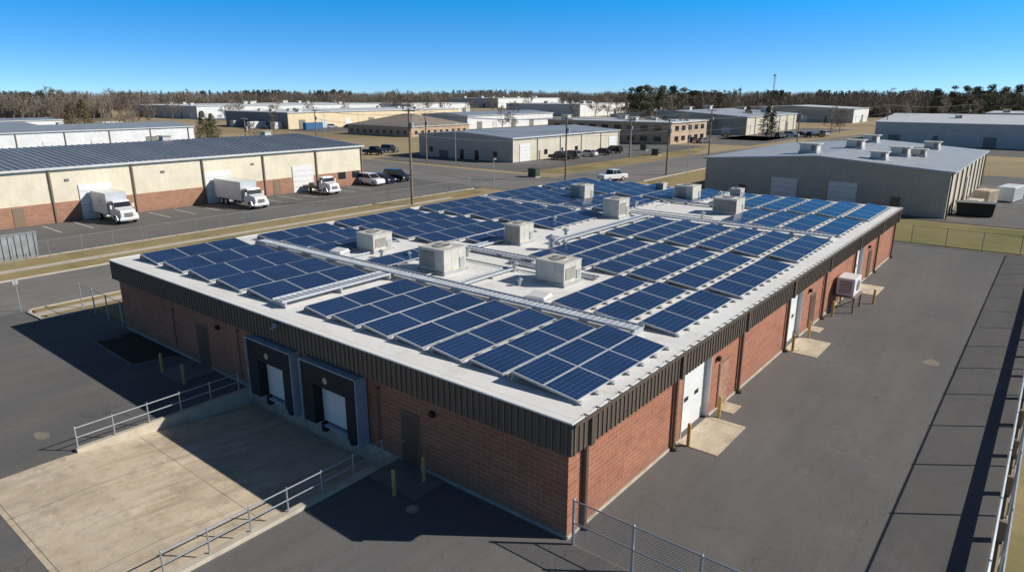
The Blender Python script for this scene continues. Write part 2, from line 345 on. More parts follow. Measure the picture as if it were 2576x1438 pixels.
def curb(name,pts,w=.18,z0=-.05,z1=.1,mat=None):
    b=MB()
    for (x0,y0),(x1,y1) in zip(pts,pts[1:]):
        d=Vector((x1-x0,y1-y0)).normalized(); n=Vector((-d.y,d.x))*w/2
        b.hexa([(x0-n.x,y0-n.y,z0),(x1-n.x,y1-n.y,z0),(x1+n.x,y1+n.y,z0),(x0+n.x,y0+n.y,z0),(x0-n.x,y0-n.y,z1),(x1-n.x,y1-n.y,z1),(x1+n.x,y1+n.y,z1),(x0+n.x,y0+n.y,z1)])
    return b.build(name,mat or M['sidewalk'],kind='structure')
curb('kerb',[(-47.9,62),(-47.9,-2.8),(-47.2,-3.2),(-44.6,-3.1),(-44.5,0)])
curb('kerb',[(-59.1,-80),(-59.1,60)])
curb('kerb',[(-67.5,-40),(-67.5,70)],.15)
curb('kerb',[(-49.4,98),(-49.6,135),(-37,300)])
curb('kerb',[(-36,-1.),(-36.6,-2.6),(-30.2,-2.8),(-29.6,-.4)],.1,0,.07,M['landing'])
sheet('mulch_bed',[[(-36.5,-.1),(-36.5,-2.5),(-30.3,-2.7),(-29.7,-.1)]],M['mulch'],.02)
# dock pit and pad
b=MB(); b.poly([(-21.4,-12.8,.008),(-9.5,-12.8,.008),(-9.5,-9.5,.008),(-21.4,-9.5,.008)])
b.poly([(-21.4,-9.5,.008),(-9.3,-9.5,.008),(-9.3,.1,-.86),(-21.4,.1,-.86)])
b.build('dock_ramp',M['pad'],kind='structure')
for x0,x1,ye in ((-21.6,-21.3,-9.),(-9.6,-9.25,-11.4)):
    b=MB(); b.hexa([(x0,ye,-.05),(x1,ye,-.05),(x1,-.02,-.9),(x0,-.02,-.9),(x0,ye,.16),(x1,ye,.16),(x1,-.02,.16),(x0,-.02,.16)])
    b.build('retaining_wall',M['conc'],bevel=.02,label='low concrete retaining wall beside the dock ramp',category='retaining wall',group='ramp retaining walls')
b=MB()
for x in (-19.3,-16.9,-14.4,-12.):
    b.poly([(x,-9,-.03),(x+.07,-9,-.03),(x+.07,-1,-.755),(x,-1,-.755)])
b.build('ramp_marking',M['painty'],kind='structure')
sheet('door_landing',[rect(-9.2,-6.2,-1.9,-.05)],M['landing'],.03)
sheet('door_landing',[rect(-28.2,-25.3,-2.3,-.05)],M['landing'],.03)
for x0,x1,y0,y1 in ((.0,2.0,9.3,12.9),(.05,.95,13.9,15.1),(.0,2.1,24.8,28.1),(.05,.9,29.8,31.),(.0,2.,42.2,45.4)):
    MB().box(x0,x1,y0,y1,-.02,.03).build('door_apron',M['pad'],kind='structure')
b=MB(); b.tube((-5.9,-2.3,0),(-5.9,-2.3,.012),.27,n=20); b.build('manhole_cover',M['concd'],label='round metal manhole cover set in the asphalt',category='manhole cover')
b=MB()
for y in (-4,-.5,3,6.5,10,13.5,23,26.5,30,40,43.5,46.5,54,57.5):
    b.poly([(-86.5,y,.0),(-80.,y,.0),(-80.,y+.14,.0),(-86.5,y+.14,.0)])
for y in range(112,158,4): b.poly([(-89.5,y,-.01),(-84.,y,-.01),(-84.,y+.15,-.01),(-89.5,y+.15,-.01)])
for x in range(-120,-92,3): b.poly([(x,100,-.01),(x+.15,100,-.01),(x+.15,105,-.01),(x,105,-.01)])
b.build('parking_marking',M['paint'],kind='structure')
# ---------------------------------------------------------------- main building
BX0,BX1,BY0,BY1=-37.8,0.,0.,58.6
mb=thing('brick_warehouse','long low red brick warehouse with bronze fascia and white roof','warehouse')
doors=[(9.6,12.8),(25.,28.),(42.4,45.3)]
b=MB(); b.box(BX0,-.32,.3,BY1,-.9,4.8); b.box(BX0,BX1,0,.299,-.9,4.8)
ys=[.3]+[v for d in doors for v in d]+[BY1]
for i in range(0,len(ys),2): b.box(-.32,0,ys[i]+.001,ys[i+1],-.1,4.8)
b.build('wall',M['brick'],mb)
MB().box(BX0-.04,hx0-.3,-.04,-.002,-.05,.16).build('foundation',M['concd'],mb); MB().box(hx1+.1,BX1+.04,-.04,-.002,-.05,.16).build('foundation',M['concd'],mb)
for i in range(0,len(ys),2): MB().box(.002,.06,ys[i] if i else 0,ys[i+1],-.02,.12).build('foundation',M['conc'],mb)
MB().box(hx0,hx1,-.05,-.003,-.9,.12).build('dock_wall',M['conc'],mb)
MB().box(BX0-.28,BX1+.28,BY0-.28,BY1+.28,4.8,4.98).build('roof',M['membrane'],mb)
b=MB(); fz0,fz1=3.66,4.94; o_=.3
b.box(BX0-o_,BX1+o_,-o_,-o_+.05,fz0,fz1); b.box(BX1+o_-.05,BX1+o_,-o_+.051,BY1+o_,fz0,fz1); b.box(BX0-o_,BX0-o_+.05,-o_+.051,BY1+o_,fz0,fz1); b.box(BX0-o_,BX1+o_,BY1+o_-.05,BY1+o_,fz0+.01,fz1-.01)
b.box(BX0-o_+.06,BX1+o_-.06,-o_+.06,-.001,fz0+.02,fz0+.06); b.box(.001,BX1+o_-.06,.0,BY1,fz0+.02,fz0+.06)
x=BX0-o_+.1
while x<BX1+o_-.1:
    b.box(x,x+.055,-o_-.045,-o_-.001,fz0,fz1-.02,1); x+=.32
y=-o_+.15
while y<BY1+o_-.1:
    b.box(BX1+o_+.001,BX1+o_+.045,y,y+.055,fz0,fz1-.02,1); y+=.32
b.build('fascia',[M['fascia'],M['fascia_rib']],mb)
b=MB(); e=.36
b.box(BX0-e,BX1+e,-e,-e+.1,4.945,5.01); b.box(BX0-e,BX0-e+.1,-e+.101,BY1+e,4.945,5.01); b.box(BX1+e-.1,BX1+e,-e+.101,BY1+e,4.945,5.01); b.box(BX0-e+.101,BX1+e-.101,BY1+e-.1,BY1+e,4.945,5.01)
b.build('coping',M['white'],mb)
b=MB(); b.box(BX1+e+.001,BX1+e+.1,-.3,BY1+.3,4.86,4.96)
y=.5
while y<BY1: b.box(BX1+e-.12,BX1+e+.12,y,y+.05,5.011,5.04); y+=.8
b.build('gutter',M['fascia'],mb)
for y in (.9,8.5,16.6,24.6,33,41.9,50.3,57.8):
    b=MB(); b.box(.062,.2,y,y+.16,.15,3.64); b.box(.062,.34,y-.01,y+.17,.02,.15); b.box(.352,.42,y-.05,y+.2,3.66,4.86)
    b.build('downspout',M['fascia'],mb)
for y0,y1 in doors:
    d=MB(); d.box(-.318,-.27,y0+.02,y1-.02,.02,3.65)
    for z in (.75,1.48,2.2,2.92): d.box(-.27,-.262,y0+.02,y1-.02,z,z+.02)
    dd=d.build('overhead_door',M['white'],mb)
    for k in (.25,.62):
        yy=y0+(y1-y0)*k; MB().box(-.268,-.255,yy,yy+.45,1.6,1.82).build('window',M['glass'],dd)
    for a in (y0,y1-.04): MB().box(-.26,.03,a,a+.04,.03,3.64).build('door_frame',M['trimw'],mb)
def pdoor(x,y,axis,parent,mat,h=2.5,w=1.15):
    b=MB()
    if axis=='x': b.box(.002,.05,y-.08,y+w+.08,.03,h+.08,1); b.box(.05,.07,y,y+w,.05,h); k=MB().box(.071,.13,y+w-.18,y+w-.1,1.1,1.16)
    else: b.box(x-.08,x+w+.08,-.06,-.005,.04,h+.08,1); b.box(x,x+w,-.08,-.061,.05,h); k=MB().box(x+.1,x+.18,-.14,-.081,1.1,1.16)
    d=b.build('door',[mat,M['trim']],parent); k.build('handle',M['silver'],d)
pdoor(0,13.95,'x',mb,M['brick2']); pdoor(0,30.,'x',mb,M['brown']); pdoor(0,47.5,'x',mb,M['brown'])
pdoor(-8.9,0,'y',mb,M['brown'],2.5,1.0); pdoor(-27.1,0,'y',mb,M['brown'],2.6,1.05)
for x0,x1 in ((-20.5,-16.3),(-15.6,-11.2)):
    ds=MB(); ds.box(x0+.06,x0+.95,-.62,-.06,.25,2.4); ds.box(x1-.95,x1-.06,-.62,-.06,.25,2.4); ds.box(x0+.06,x1-.06,-.62,-.06,2.401,3.42)
    sh=ds.build('dock_shelter',M['black'],mb,bevel=.03)
    f_=MB(); f_.box(x1-.058,x1,-.7,-.06,.1,3.5); f_.box(x0,x0+.058,-.7,-.06,.1,3.5); f_.box(x0,x1,-.7,-.06,3.502,3.56); f_.build('frame',M['steelblue'],sh)
    bb=MB(); cx=(x0+x1)/2-.2; bb.tube((cx,-.64,2.85),(cx,-.625,2.85),.17,n=20); bb.build('badge',M['badge'],sh)
    MB().box(x0+.96,x1-.96,-.1,-.052,.3,2.39).build('dock_door',M['white'],mb)
    for a in (x0+.95,x1-1.25): MB().box(a,a+.3,-.3,-.055,-.25,.2).build('dock_bumper',M['black'],mb)
    MB().box(x0+1.3,x1-1.3,-.35,-.055,.12,.22).build('dock_leveller',M['steelblue'],mb)
for x in (-7.,-24.6):
    MB().box(x,x+.22,-.2,-.005,2.9,3.12).build('wall_lamp',M['black'],mb)
for y in (13.4,29.3,47.): MB().box(.005,.2,y,y+.22,2.9,3.12).build('wall_lamp',M['black'],mb)
b=MB(); b.box(-17.85,-17.6,-.5,-.355,4.62,4.78); b.tube((-17.7,-.5,4.68),(-17.7,-.66,4.55),.08,.11,n=10); b.build('security_light',M['silver'],mb)
for x,z in ((-22.3,3.3),(-10.4,3.2),(-30.,3.)):
    b=MB(); b.tube((x,-.15,z),(x,-.005,z),.06,n=8); b.tube((x,-.1,z),(x,-.1,.4),.03,n=6); b.build('conduit',M['fascia'],mb)
first=None
for x,y in ((-27.8,-2.1),(-25.1,-2.1),(-7.2,-2.1),(-7.0,-.6),(.55,9.35),(.5,13.1),(.55,25.),(.6,28.3),(.6,34.2),(2.3,39.6)):
    if first is None:
        first=MB().tube((0,0,0),(0,0,1.15),.09,n=12).tube((0,0,1.15),(0,0,1.2),.09,.045,n=12).build('bollard',M['yellow'],smooth=False,loc=(x,y,0),label='worn yellow steel bollard standing beside the brick warehouse',category='bollard',group='yellow bollards around the warehouse')
    else:
        o=first.copy(); COL.objects.link(o); o.location=(x,y,0)
# ---------------------------------------------------------------- fences / railings
def fence(name,label,cat,p0,p1,n,h,mesh=True,rails=(1.,),pr=.035,rr=.022,group=None,mat='chain',z0=0,postmat=None):
    x0,y0=p0;x1,y1=p1
    t=thing(name,label,cat,(x0,y0,z0),0,group)
    dx,dy=(x1-x0),(y1-y0)
    pm=None
    for i in range(n+1):
        px,py=dx*i/n,dy*i/n
        if pm is None:
            pm=MB().tube((0,0,-.05),(0,0,h+.03),pr,n=8).tube((0,0,h+.03),(0,0,h+.1),pr*1.1,pr*.3,n=8).build('post',postmat or M['silver'],t,(px,py,0))
        else:
            o=pm.copy(); COL.objects.link(o); o.parent=t; o.location=(px,py,0)
    for r in rails:
        MB().tube((0,0,h*r),(dx,dy,h*r),rr,n=6).build('rail',postmat or M['silver'],t)
    if mesh: MB().poly([(0,0,.05),(dx,dy,.05),(dx,dy,h*rails[0]-.01),(0,0,h*rails[0]-.01)]).build('wire_mesh',M[mat],t)
    return t
fence('chain_link_fence','tall galvanised chain link fence along the asphalt drive','fence',(12.75,2.6),(12.75,69),14,2.75,rails=(1.,.02),pr=.05,rr=.035,group='chain link fences')
fence('chain_link_fence','tall galvanised chain link fence across the drive at the warehouse corner','fence',(.35,-.1),(12.6,-.1),5,1.85,rails=(1.,.5),pr=.055,rr=.028,group='chain link fences')
fence('chain_link_fence','chain link fence beyond the drive by the lawn','fence',(.4,67.6),(40,68.5),12,1.9,rails=(1.,),group='chain link fences',mat='chainfar',pr=.04,postmat=M['fencegrey'])
fence('chain_link_fence','long chain link fence between street verge and truck parking lot','fence',(-65.2,-20),(-65.8,67.5),29,2.,rails=(1.,),group='chain link fences',mat='chainfar',pr=.035,rr=.015,postmat=M['fencegrey'])
fence('chain_link_fence','short chain link fence joining verge to warehouse corner','fence',(-45.4,-.1),(-38.1,-.1),3,1.9,rails=(1.,),group='chain link fences',mat='chainfar',pr=.05)
fence('metal_railing','galvanised pipe railing on the ramp retaining wall','railing',(-21.45,-8.9),(-21.45,-.8),5,1.,False,(1.,.52),.035,.03,'dock ramp railings',z0=.16)
fence('metal_railing','galvanised pipe railing on the ramp retaining wall','railing',(-9.42,-10.5),(-9.42,-.8),6,1.,False,(1.,.52),.035,.03,'dock ramp railings',z0=.16)
g=thing('guard_rail','steel guard rail on timber posts along the drive edge','guard rail',(12.42,-6,0))
b=MB(); prof=[(0,.45),(.05,.50),(-.02,.58),(.05,.66),(-.02,.74),(.05,.80),(.0,.84),(.03,.84),(.09,.80),(.02,.74),(.09,.66),(.02,.58),(.09,.50),(.03,.45)]
b.prism([(x,z) for x,z in prof],0,76); b.build('rail',M['silver'],g)
pm=None
for i in range(20):
    if pm is None: pm=MB().box(.10,.40,-.1,.1,-.05,.82).build('post',M['woodl'],g,(0,.5,0),bevel=.015)
    else: o=pm.copy(); COL.objects.link(o); o.parent=g; o.location=(0,.5+3.9*i,0)
# ---------------------------------------------------------------- solar arrays
def panelmesh(w,l):
    me_b=MB(); fr=.038; t=.05
    me_b.box(-w/2,w/2,-l/2,l/2,-t,0,0)
    me_b.poly([(-w/2+fr,-l/2+fr,.004),(w/2-fr,-l/2+fr,.004),(w/2-fr,l/2-fr,.004),(-w/2+fr,l/2-fr,.004)],1)
    me=bpy.data.meshes.new('solar_panel'); me.from_pydata(me_b.v,[],me_b.f); me.materials.append(M['alum']); me.materials.append(M['solar'])
    me.polygons.foreach_set('material_index',me_b.m)
    uv=me.uv_layers.new(name='UVMap')
    p=me.polygons[-1]
    for li,c in zip(p.loop_indices,((0,0),(1,0),(1,1),(0,1))): uv.data[li].uv=c
    me.update(); return me
PM={}
TILT=math.radians(6.5)
def row(xl,y0,y1,w,ns,np_,tilt=TILT):
    cx=xl+w/2; L_=y1-y0
    t=thing('solar_panel_row','tilted row of dark blue solar panels on the white roof','solar panels',(cx,(y0+y1)/2,5.0),0,'rows of solar panels on the roof')
    pw=(w-.03*(ns-1))/ns; pl=(L_-.03*(np_-1))/np_; key=(round(pw,3),round(pl,3))
    if key not in PM: PM[key]=panelmesh(*key)
    zc=.13+w/2*math.sin(tilt)
    jit=R.uniform(-.004,.004)
    for i in range(ns):
        for j in range(np_):
            o=bpy.data.objects.new('solar_panel',PM[key]); COL.objects.link(o); o.parent=t
            u=-w/2+pw/2+i*(pw+.03)
            o.location=(u*math.cos(tilt),-L_/2+pl/2+j*(pl+.03),zc-u*math.sin(tilt)); o.rotation_euler=(R.uniform(-.003,.003),tilt+jit+R.uniform(-.004,.004),0)
    b=MB(); xw=w/2*math.cos(tilt); zh=zc+w/2*math.sin(tilt)-.07; zl=zc-w/2*math.sin(tilt)-.07
    n=np_*2
    for k in range(n+1):
        y=-L_/2+L_*k/n
        y=max(-L_/2+.03,min(L_/2-.03,y))
        b.hexa([(-xw,y-.02,zh-.05),(xw,y-.02,zl-.05),(xw,y+.02,zl-.05),(-xw,y+.02,zh-.05),(-xw,y-.02,zh),(xw,y-.02,zl),(xw,y+.02,zl),(-xw,y+.02,zh)])
        b.box(-xw-.3,xw+.2,y-.04,y+.04,.0,.035)
        b.box(-xw,-xw+.04,y-.02,y+.02,.036,zh-.05)
        b.box(xw+.0,xw+.14,y-.09,y+.09,.036,.10)
    b.poly([(-xw-.02,-L_/2,zh+.02),(-xw-.02,L_/2,zh+.02),(-xw-.22,L_/2,.06),(-xw-.22,-L_/2,.06)])
    b.build('mounting_rack',M['rackgrey'],t)
P=2.33
for i in range(6): row(-17.6+P*i,1.3,8.4,1.8,1,3)
row(-3.55,1.1,8.3,3.15,2,3)
for i in range(5): row(-36.4+3.4*i,1.1,8.1,2.5,1,3)
for i in range(3): row(-8.0+2.65*i,10.1,17.2,1.9,1,3)
for i in range(6): row(-15.6+2.6*i,18.,27.2,1.9,1,4)
for i in range(6): row(-15.7+2.6*i,28.5,37.1,1.9,1,4)
for i in range(4): row(-10.5+2.6*i,39.4,47.4,1.9,1,3)
for i in range(6): row(-15.5+2.6*i,48.4,57.4,1.9,1,4)
for i in range(3): row(-36.2+3.4*i,9.9,16.3,2.45,1,3)
row(-23.2,9.9,16.3,1.75,1,3)
for i in range(4): row(-36.3+3.4*i,17.3,26.1,2.45,1,4)
row(-22.8,19.5,26.1,1.75,1,3)
for i in range(5): row(-36.4+3.4*i,27.6,36.3,2.45,1,4)
for i in range(5): row(-36.6+3.4*i,38.,46.8,2.45,1,4)
for i in range(6): row(-36.6+3.4*i,48.2,57.4,2.45,1,4)
def tray(x0,x1,y0,y1,z=5.,h=.28,lab='long galvanised cable tray raised above the white roof'):
    t=thing('cable_tray',lab,'cable tray',((x0+x1)/2,(y0+y1)/2,z),0,'cable trays on the roof')
    hx,hy=(x1-x0)/2,(y1-y0)/2; b=MB()
    b.box(-hx,hx,-hy,hy,h-.06,h-.01)
    if hx>hy: b.box(-hx,hx,-hy,-hy+.06,h-.009,h+.06); b.box(-hx,hx,hy-.06,hy,h-.009,h+.06)
    else: b.box(-hx,-hx+.06,-hy,hy,h-.009,h+.06); b.box(hx-.06,hx,-hy,hy,h-.009,h+.06)
    n=int(max(hx,hy)*2/.35)
    for i in range(n):
        if hx>hy: q=-hx+.1+i*.35; b.box(q,q+.05,-hy+.07,hy-.07,h-.009,h+.015,0)
        else: q=-hy+.1+i*.35; b.box(-hx+.07,hx-.07,q,q+.05,h-.009,h+.015,0)
    b.build('tray',M['tray'],t)
    n=max(2,int(max(hx,hy)*2/2.8))
    for i in range(n+1):
        f=MB()
        if hx>hy: q=-hx+.15+(2*hx-.3)*i/n; f.box(q-.06,q+.06,-hy-.1,hy+.1,0,h-.061)
        else: q=-hy+.15+(2*hy-.3)*i/n; f.box(-hx-.1,hx+.1,q-.06,q+.06,0,h-.061)
        f.build('support',M['rackgrey'],t)
tray(-34.5,-2.2,8.65,9.6,h=.34)
tray(-20.,-19.05,.9,8.5,h=.34)
tray(-19.2,-.9,37.6,38.6,h=.3)
tray(-17.4,-16.6,23.,37.4)
tray(-36.9,-24,36.5,37.3)
tray(-21.2,-14.6,17.3,17.9,h=.2)
tray(-14.9,-14.3,9.9,15.2,h=.2)
tray(-21.,-20.4,18.,24.6,h=.2)
tray(-22.2,-21.6,39,47,h=.2)
tray(-20.5,-12,47.2,47.8,h=.2)
tray(-16,-9,16.2,16.6,h=.15)
for p,q in (((-25.5,10.6,5.1),(-25.5,12.2,5.1)),((-17.8,10,5.1),(-17.8,11.1,5.1)),((-21,15,5.08),(-12,15,5.08)),((-16.2,27,5.08),(-16.2,35,5.08)),((-20,41,5.08),(-12,41,5.08)),((-19.2,44,5.08),(-19.2,54,5.08))):
    MB().tube(p,q,.05,n=6).build('conduit_pipe',M['silver'],label='thin metal conduit pipe lying across the white roof',category='pipe',group='conduit pipes on the roof')
# hvac
def hvac(x,y,w,d,h,style=0,lab='weathered beige rooftop air conditioning unit with louvred sides',k_=.84):
    w*=k_; d*=k_; h*=k_
    t=thing('rooftop_hvac_unit',lab,'air conditioning unit',(x-w/2,y+d/2,4.98),0,'rooftop air conditioning units')
    b=MB(); b.box(-w/2-.12,w/2+.12,-d/2-.12,d/2+.12,0,.16); b.build('curb',M['rackgrey'],t)
    b=MB(); b.box(-w/2,w/2,-d/2,d/2,.161,h)
    b.box(-w/2-.03,w/2+.03,-d/2-.03,d/2+.03,h+.001,h+.06)
    for k in (.33,.66):
        b.box(-w/2+w*k-.012,-w/2+w*k+.012,-d/2-.012,-d/2-.001,.2,h-.03); b.box(w/2+.001,w/2+.012,-d/2+d*k-.012,-d/2+d*k+.012,.2,h-.03)
    b.box(-w/2,-w/2+.07,-d/2-.018,-d/2-.0012,.17,h-.01); b.box(w/2-.07,w/2,-d/2-.018,-d/2-.0012,.17,h-.01)
    b.build('cabinet',M['hvac'],t,bevel=.012)
    l=MB()
    if style==0:
        x0_,x1_=-w/2+.12,w/2*.25
        l.box(x0_,x1_,-d/2-.02,-d/2-.0015,.35,h-.15,0)
        z=.4
        while z<h-.2: l.box(x0_,x1_,-d/2-.05,-d/2-.021,z,z+.03,1); z+=.09
    elif style==1:
        l.box(-w/2+.1,w/2-.1,-d/2-.02,-d/2-.0015,.3,h-.12,0)
        q=-w/2+.15
        while q<w/2-.15: l.box(q,q+.03,-d/2-.045,-d/2-.021,.32,h-.14,1); q+=.12
    else:
        l.box(w/2+.0015,w/2+.02,-d/2+.15,d/2*.3,.4,h-.3,0)
        z=.45
        while z<h-.35: l.box(w/2+.021,w/2+.045,-d/2+.15,d/2*.3,z,z+.03,1); z+=.09
    l.build('louvre',[M['hvacd'],M['hvac']],t)
    MB().box(w/2+.013,w/2+.05,d*.2,d*.42,.3,h*.6).build('access_panel',M['rackgrey'],t)
    f=MB(); r=min(w,d)*.3
    f.tube((0,0,h+.061),(0,0,h+.12),r,n=20,mi=0); f.tube((0,0,h+.121),(0,0,h+.13),r*.88,n=20,mi=1); f.tube((0,0,h+.131),(0,0,h+.16),r*.18,n=10,mi=0)
    for i in range(6):
        a=i*math.pi/6; c,s_=math.cos(a)*r*.9,math.sin(a)*r*.9; f.tube((-c,-s_,h+.145),(c,s_,h+.145),.012,n=4,mi=0)
    f.build('fan_grille',[M['hvac'],M['hvacd']],t)
    if style!=1:
        k=MB(); k.hexa([(-w/2-.4,-d*.3,.6),(-w/2-.001,-d*.3,.6),(-w/2-.001,d*.3,.6),(-w/2-.4,d*.3,.6),(-w/2-.3,-d*.3,.85),(-w/2-.001,-d*.3,h-.1),(-w/2-.001,d*.3,h-.1),(-w/2-.3,d*.3,.85)]); k.build('intake_hood',M['hvac'],t)
hvac(-25.3,12.4,2.2,2.1,1.55,2)
hvac(-17.1,11.2,2.7,2.4,1.85,0)
hvac(-18.8,21.1,1.8,2.0,1.75,1)
hvac(-9.7,13.7,2.5,2.2,1.65,2)
hvac(-27.2,43.,2.3,2.2,1.9,0,k_=.8)
hvac(-17.9,49.6,2.6,2.6,1.9,0,k_=.8)
hvac(-11.,44.0,2.9,2.6,1.8,1,k_=.8)
hvac(-18.6,35.4,2.,2.2,2.,2,k_=.85)
def vent(x,y,s_=1,kind=0):
    t=thing('roof_vent' if kind==0 else 'roof_hatch','small galvanised vent on the white roof' if kind==0 else 'low white roof hatch with sloping lid','roof vent' if kind==0 else 'roof hatch',(x,y,4.98),R.uniform(-.1,.1),'small rooftop vents')
    if kind==0:
        MB().tube((0,0,0),(0,0,.5*s_),.14*s_,n=12).build('pipe',M['silver'],t); MB().tube((0,0,.5*s_),(0,0,.58*s_),.28*s_,.28*s_,n=12).tube((0,0,.58*s_),(0,0,.72*s_),.28*s_,.05,n=12).build('cap',M['silver'],t)
    else:
        q=.75; MB().box(-.8*q,.8*q,-.6*q,.6*q,0,.2).build('frame',M['rackgrey'],t); MB().hexa([(-.85*q,-.65*q,.201),(.85*q,-.65*q,.201),(.85*q,.65*q,.201),(-.85*q,.65*q,.201),(-.7*q,-.5*q,.28),(.7*q,-.5*q,.28),(.7*q,.5*q,.4),(-.7*q,.5*q,.4)]).build('lid',M['white'],t)
vent(-9.4,10.8,1,1); vent(-27.2,10.8,1,1)
for x,y,s_ in ((-14.3,14.8,1.),(-16.2,21.5,1.6),(-15.5,22.2,1.),(-22.,30,1),(-19.5,16,.9),(-12.8,40.5,1),(-21.,52.5,1.4),(-16.5,53.5,1.2),(-20.5,42,1),(-13.2,50.,1.3),(-24,12,.8),(-12,12.4,.7),(-18.,26.,1),(-22.3,13.,.7),(-11.5,16.,.6)): vent(x,y,s_)
hvac(-14.6,54.5,1.4,1.4,1.2,2); hvac(-24.,55.,1.2,1.2,1.,1)
# AC unit on stand
t=thing('wall_side_ac_unit','white air conditioning unit raised on a timber stand','air conditioning unit',(.95,37.,0))
b=MB()
for x in (-.75,.65):
    for y in (-1.1,1.1): b.box(x-.06,x+.06,y-.06,y+.06,0,1.15)
b.box(-.85,.75,-1.2,1.2,1.15,1.23); b.tube((-.75,-1.1,.1),(.65,-1.1,1.05),.035); b.build('stand',M['wood'],t)
MB().box(-.7,.55,-1.,1.,1.25,2.6).build('cabinet',M['white'],t,bevel=.03)
b=MB(); b.box(-.5,.35,-1.03,-1.001,1.45,2.4)
z=1.5
while z<2.35: b.box(-.5,.35,-1.06,-1.031,z,z+.03,1); z+=.1
b.build('louvre',[M['hvacd'],M['white']],t)
b=MB(); b.tube((.56,.1,1.95),(.6,.1,1.95),.42,n=18); b.build('fan_grille',M['hvacd'],t)
# ---------------------------------------------------------------- vehicles
def wheel(t,x,y,r=.48,wd=.28):
    o=MB().tube((x,y-wd/2,r),(x,y+wd/2,r),r,n=18).build('tyre',M['tyre'],t)
    MB().tube((x,y-wd/2-.01,r),(x,y+wd/2+.01,r),r*.55,n=14).build('rim',M['alum'],o)
def truck(loc,L_,kind,label,rot=0,logo=False):
    t=thing('box_truck' if kind=='box' else 'flatbed_truck',label,'truck',loc,rot,'trucks parked at the tan warehouse')
    cabL=3.1; W=2.5; cb=L_-cabL
    MB().box(.2,L_-.5,-.45,.45,.65,.9).build('chassis',M['carblack'],t)
    for x in (1.6,L_-1.1):
        for y in (-1.05,1.05): wheel(t,x,y,.55)
    if L_>9:
        for y in (-1.05,1.05): wheel(t,2.8,y,.55)
    prof=[(cb+.15,.75),(cb+.15,2.85),(cb+1.25,2.85),(cb+1.65,2.0),(cb+2.85,1.78),(cb+3.0,1.5),(cb+3.0,.7)]
    MB().prism(prof,-1.1,1.1,0,[0,.12,.12,.08,.18,.18,.1]).build('cab',M['carwhite'],t,bevel=.06)
    MB().hexa([(cb+1.36,-.92,2.66),(cb+1.64,-.97,2.08),(cb+1.64,.97,2.08),(cb+1.36,.92,2.66),(cb+1.41,-.92,2.68),(cb+1.70,-.97,2.1),(cb+1.70,.97,2.1),(cb+1.41,.92,2.68)]).build('windscreen',M['glass'],t)
    for sg in (-1,1):
        y0=sg*1.09; MB().poly([(cb+.5,y0,2.0),(cb+1.5,y0,2.0),(cb+1.2,sg*1.03,2.6),(cb+.5,sg*1.03,2.6)]).build('window',M['glass'],t)
        MB().box(cb+2.95,cb+3.03,sg*.75-.14,sg*.75+.14,1.0,1.25).build('headlight',M['lamp'],t)
        MB().box(cb+1.35,cb+1.45,sg*1.35-.1,sg*1.35+.1,1.9,2.4).box(cb+1.38,cb+1.42,min(sg*1.05,sg*1.3),max(sg*1.05,sg*1.3),2.2,2.24).build('mirror',M['carwhite'],t)
        MB().prism([(cb+1.35,.6),(cb+1.45,1.15),(cb+1.9,1.3),(cb+2.5,1.2),(cb+2.75,.6),(cb+2.6,.6),(cb+2.4,1.05),(cb+1.95,1.15),(cb+1.6,1.05),(cb+1.5,.6)],sg*1.2-.1,sg*1.2+.1).build('wheel_arch',M['carwhite'],t)
    MB().box(cb+2.98,cb+3.15,-1.15,1.15,.5,.8).build('bumper',M['alum'],t,bevel=.03)
    MB().box(cb+3.0,cb+3.04,-.5,.5,.9,1.45).build('grille',M['hvacd'],t)
    if kind=='box':
        b=MB(); b.box(0,cb-.05,-W/2,W/2,1.05,3.7)
        b2=MB()
        for x in (0,cb-.13): b2.box(x-.01,x+.09,-W/2-.02,W/2+.02,1.0,3.72)
        b2.box(0,cb,-W/2-.025,W/2+.025,1.0,1.1); b2.box(.1,cb-.14,-W/2-.022,-W/2+.05,3.62,3.72); b2.box(.1,cb-.14,W/2-.05,W/2+.022,3.62,3.72)
        bx=b.build('cargo_box',M['whitebox'],t); b2.build('trim',M['alum'],bx)
        if logo:
            g=MB(); N=26
            for i in range(N):
                a0=math.pi*(.1+1.5*i/N);a1=math.pi*(.1+1.5*(i+1)/N); cx,cz=cb*.58,2.65
                P0=[(cx+math.cos(a)*rx,-W/2-.006,cz+math.sin(a)*rz) for a,rx,rz in ((a0,.95,.42),(a1,.95,.42),(a1,.86,.34),(a0,.86,.34))]
                g.poly(P0)
            for i in range(9): g.box(cx-.6+i*.15,cx-.6+i*.15+.09,-W/2-.008,-W/2-.002,2.5,2.5+(.22 if i%3 else .3))
            for i in range(16): g.box(cx-1.1+i*.13,cx-1.1+i*.13+.08,-W/2-.008,-W/2-.002,1.95,2.05)
            g.build('logo_lettering',M['rackgrey'],bx)
    else:
        b=MB(); b.box(0,cb,-W/2,W/2,1.0,1.16); b.box(cb-.12,cb,-W/2,W/2,1.161,2.2); b.build('flatbed',M['wood'],t)
        MB().box(1.,2.3,-.7,.7,1.17,1.6).build('cargo',M['hvacd'],t); MB().box(3.,3.9,-.5,.6,1.17,1.5).build('cargo',M['hvacd'],t)
truck((-87.2,17.6,0),7.9,'box','white box truck with faded side logo backed to the tan warehouse',0,True)
truck((-87.2,34.6,0),10.6,'box','long white box truck backed up to the tan warehouse dock')
truck((-87.2,50.,0),7.2,'flat','white flatbed truck parked at the tan warehouse door')
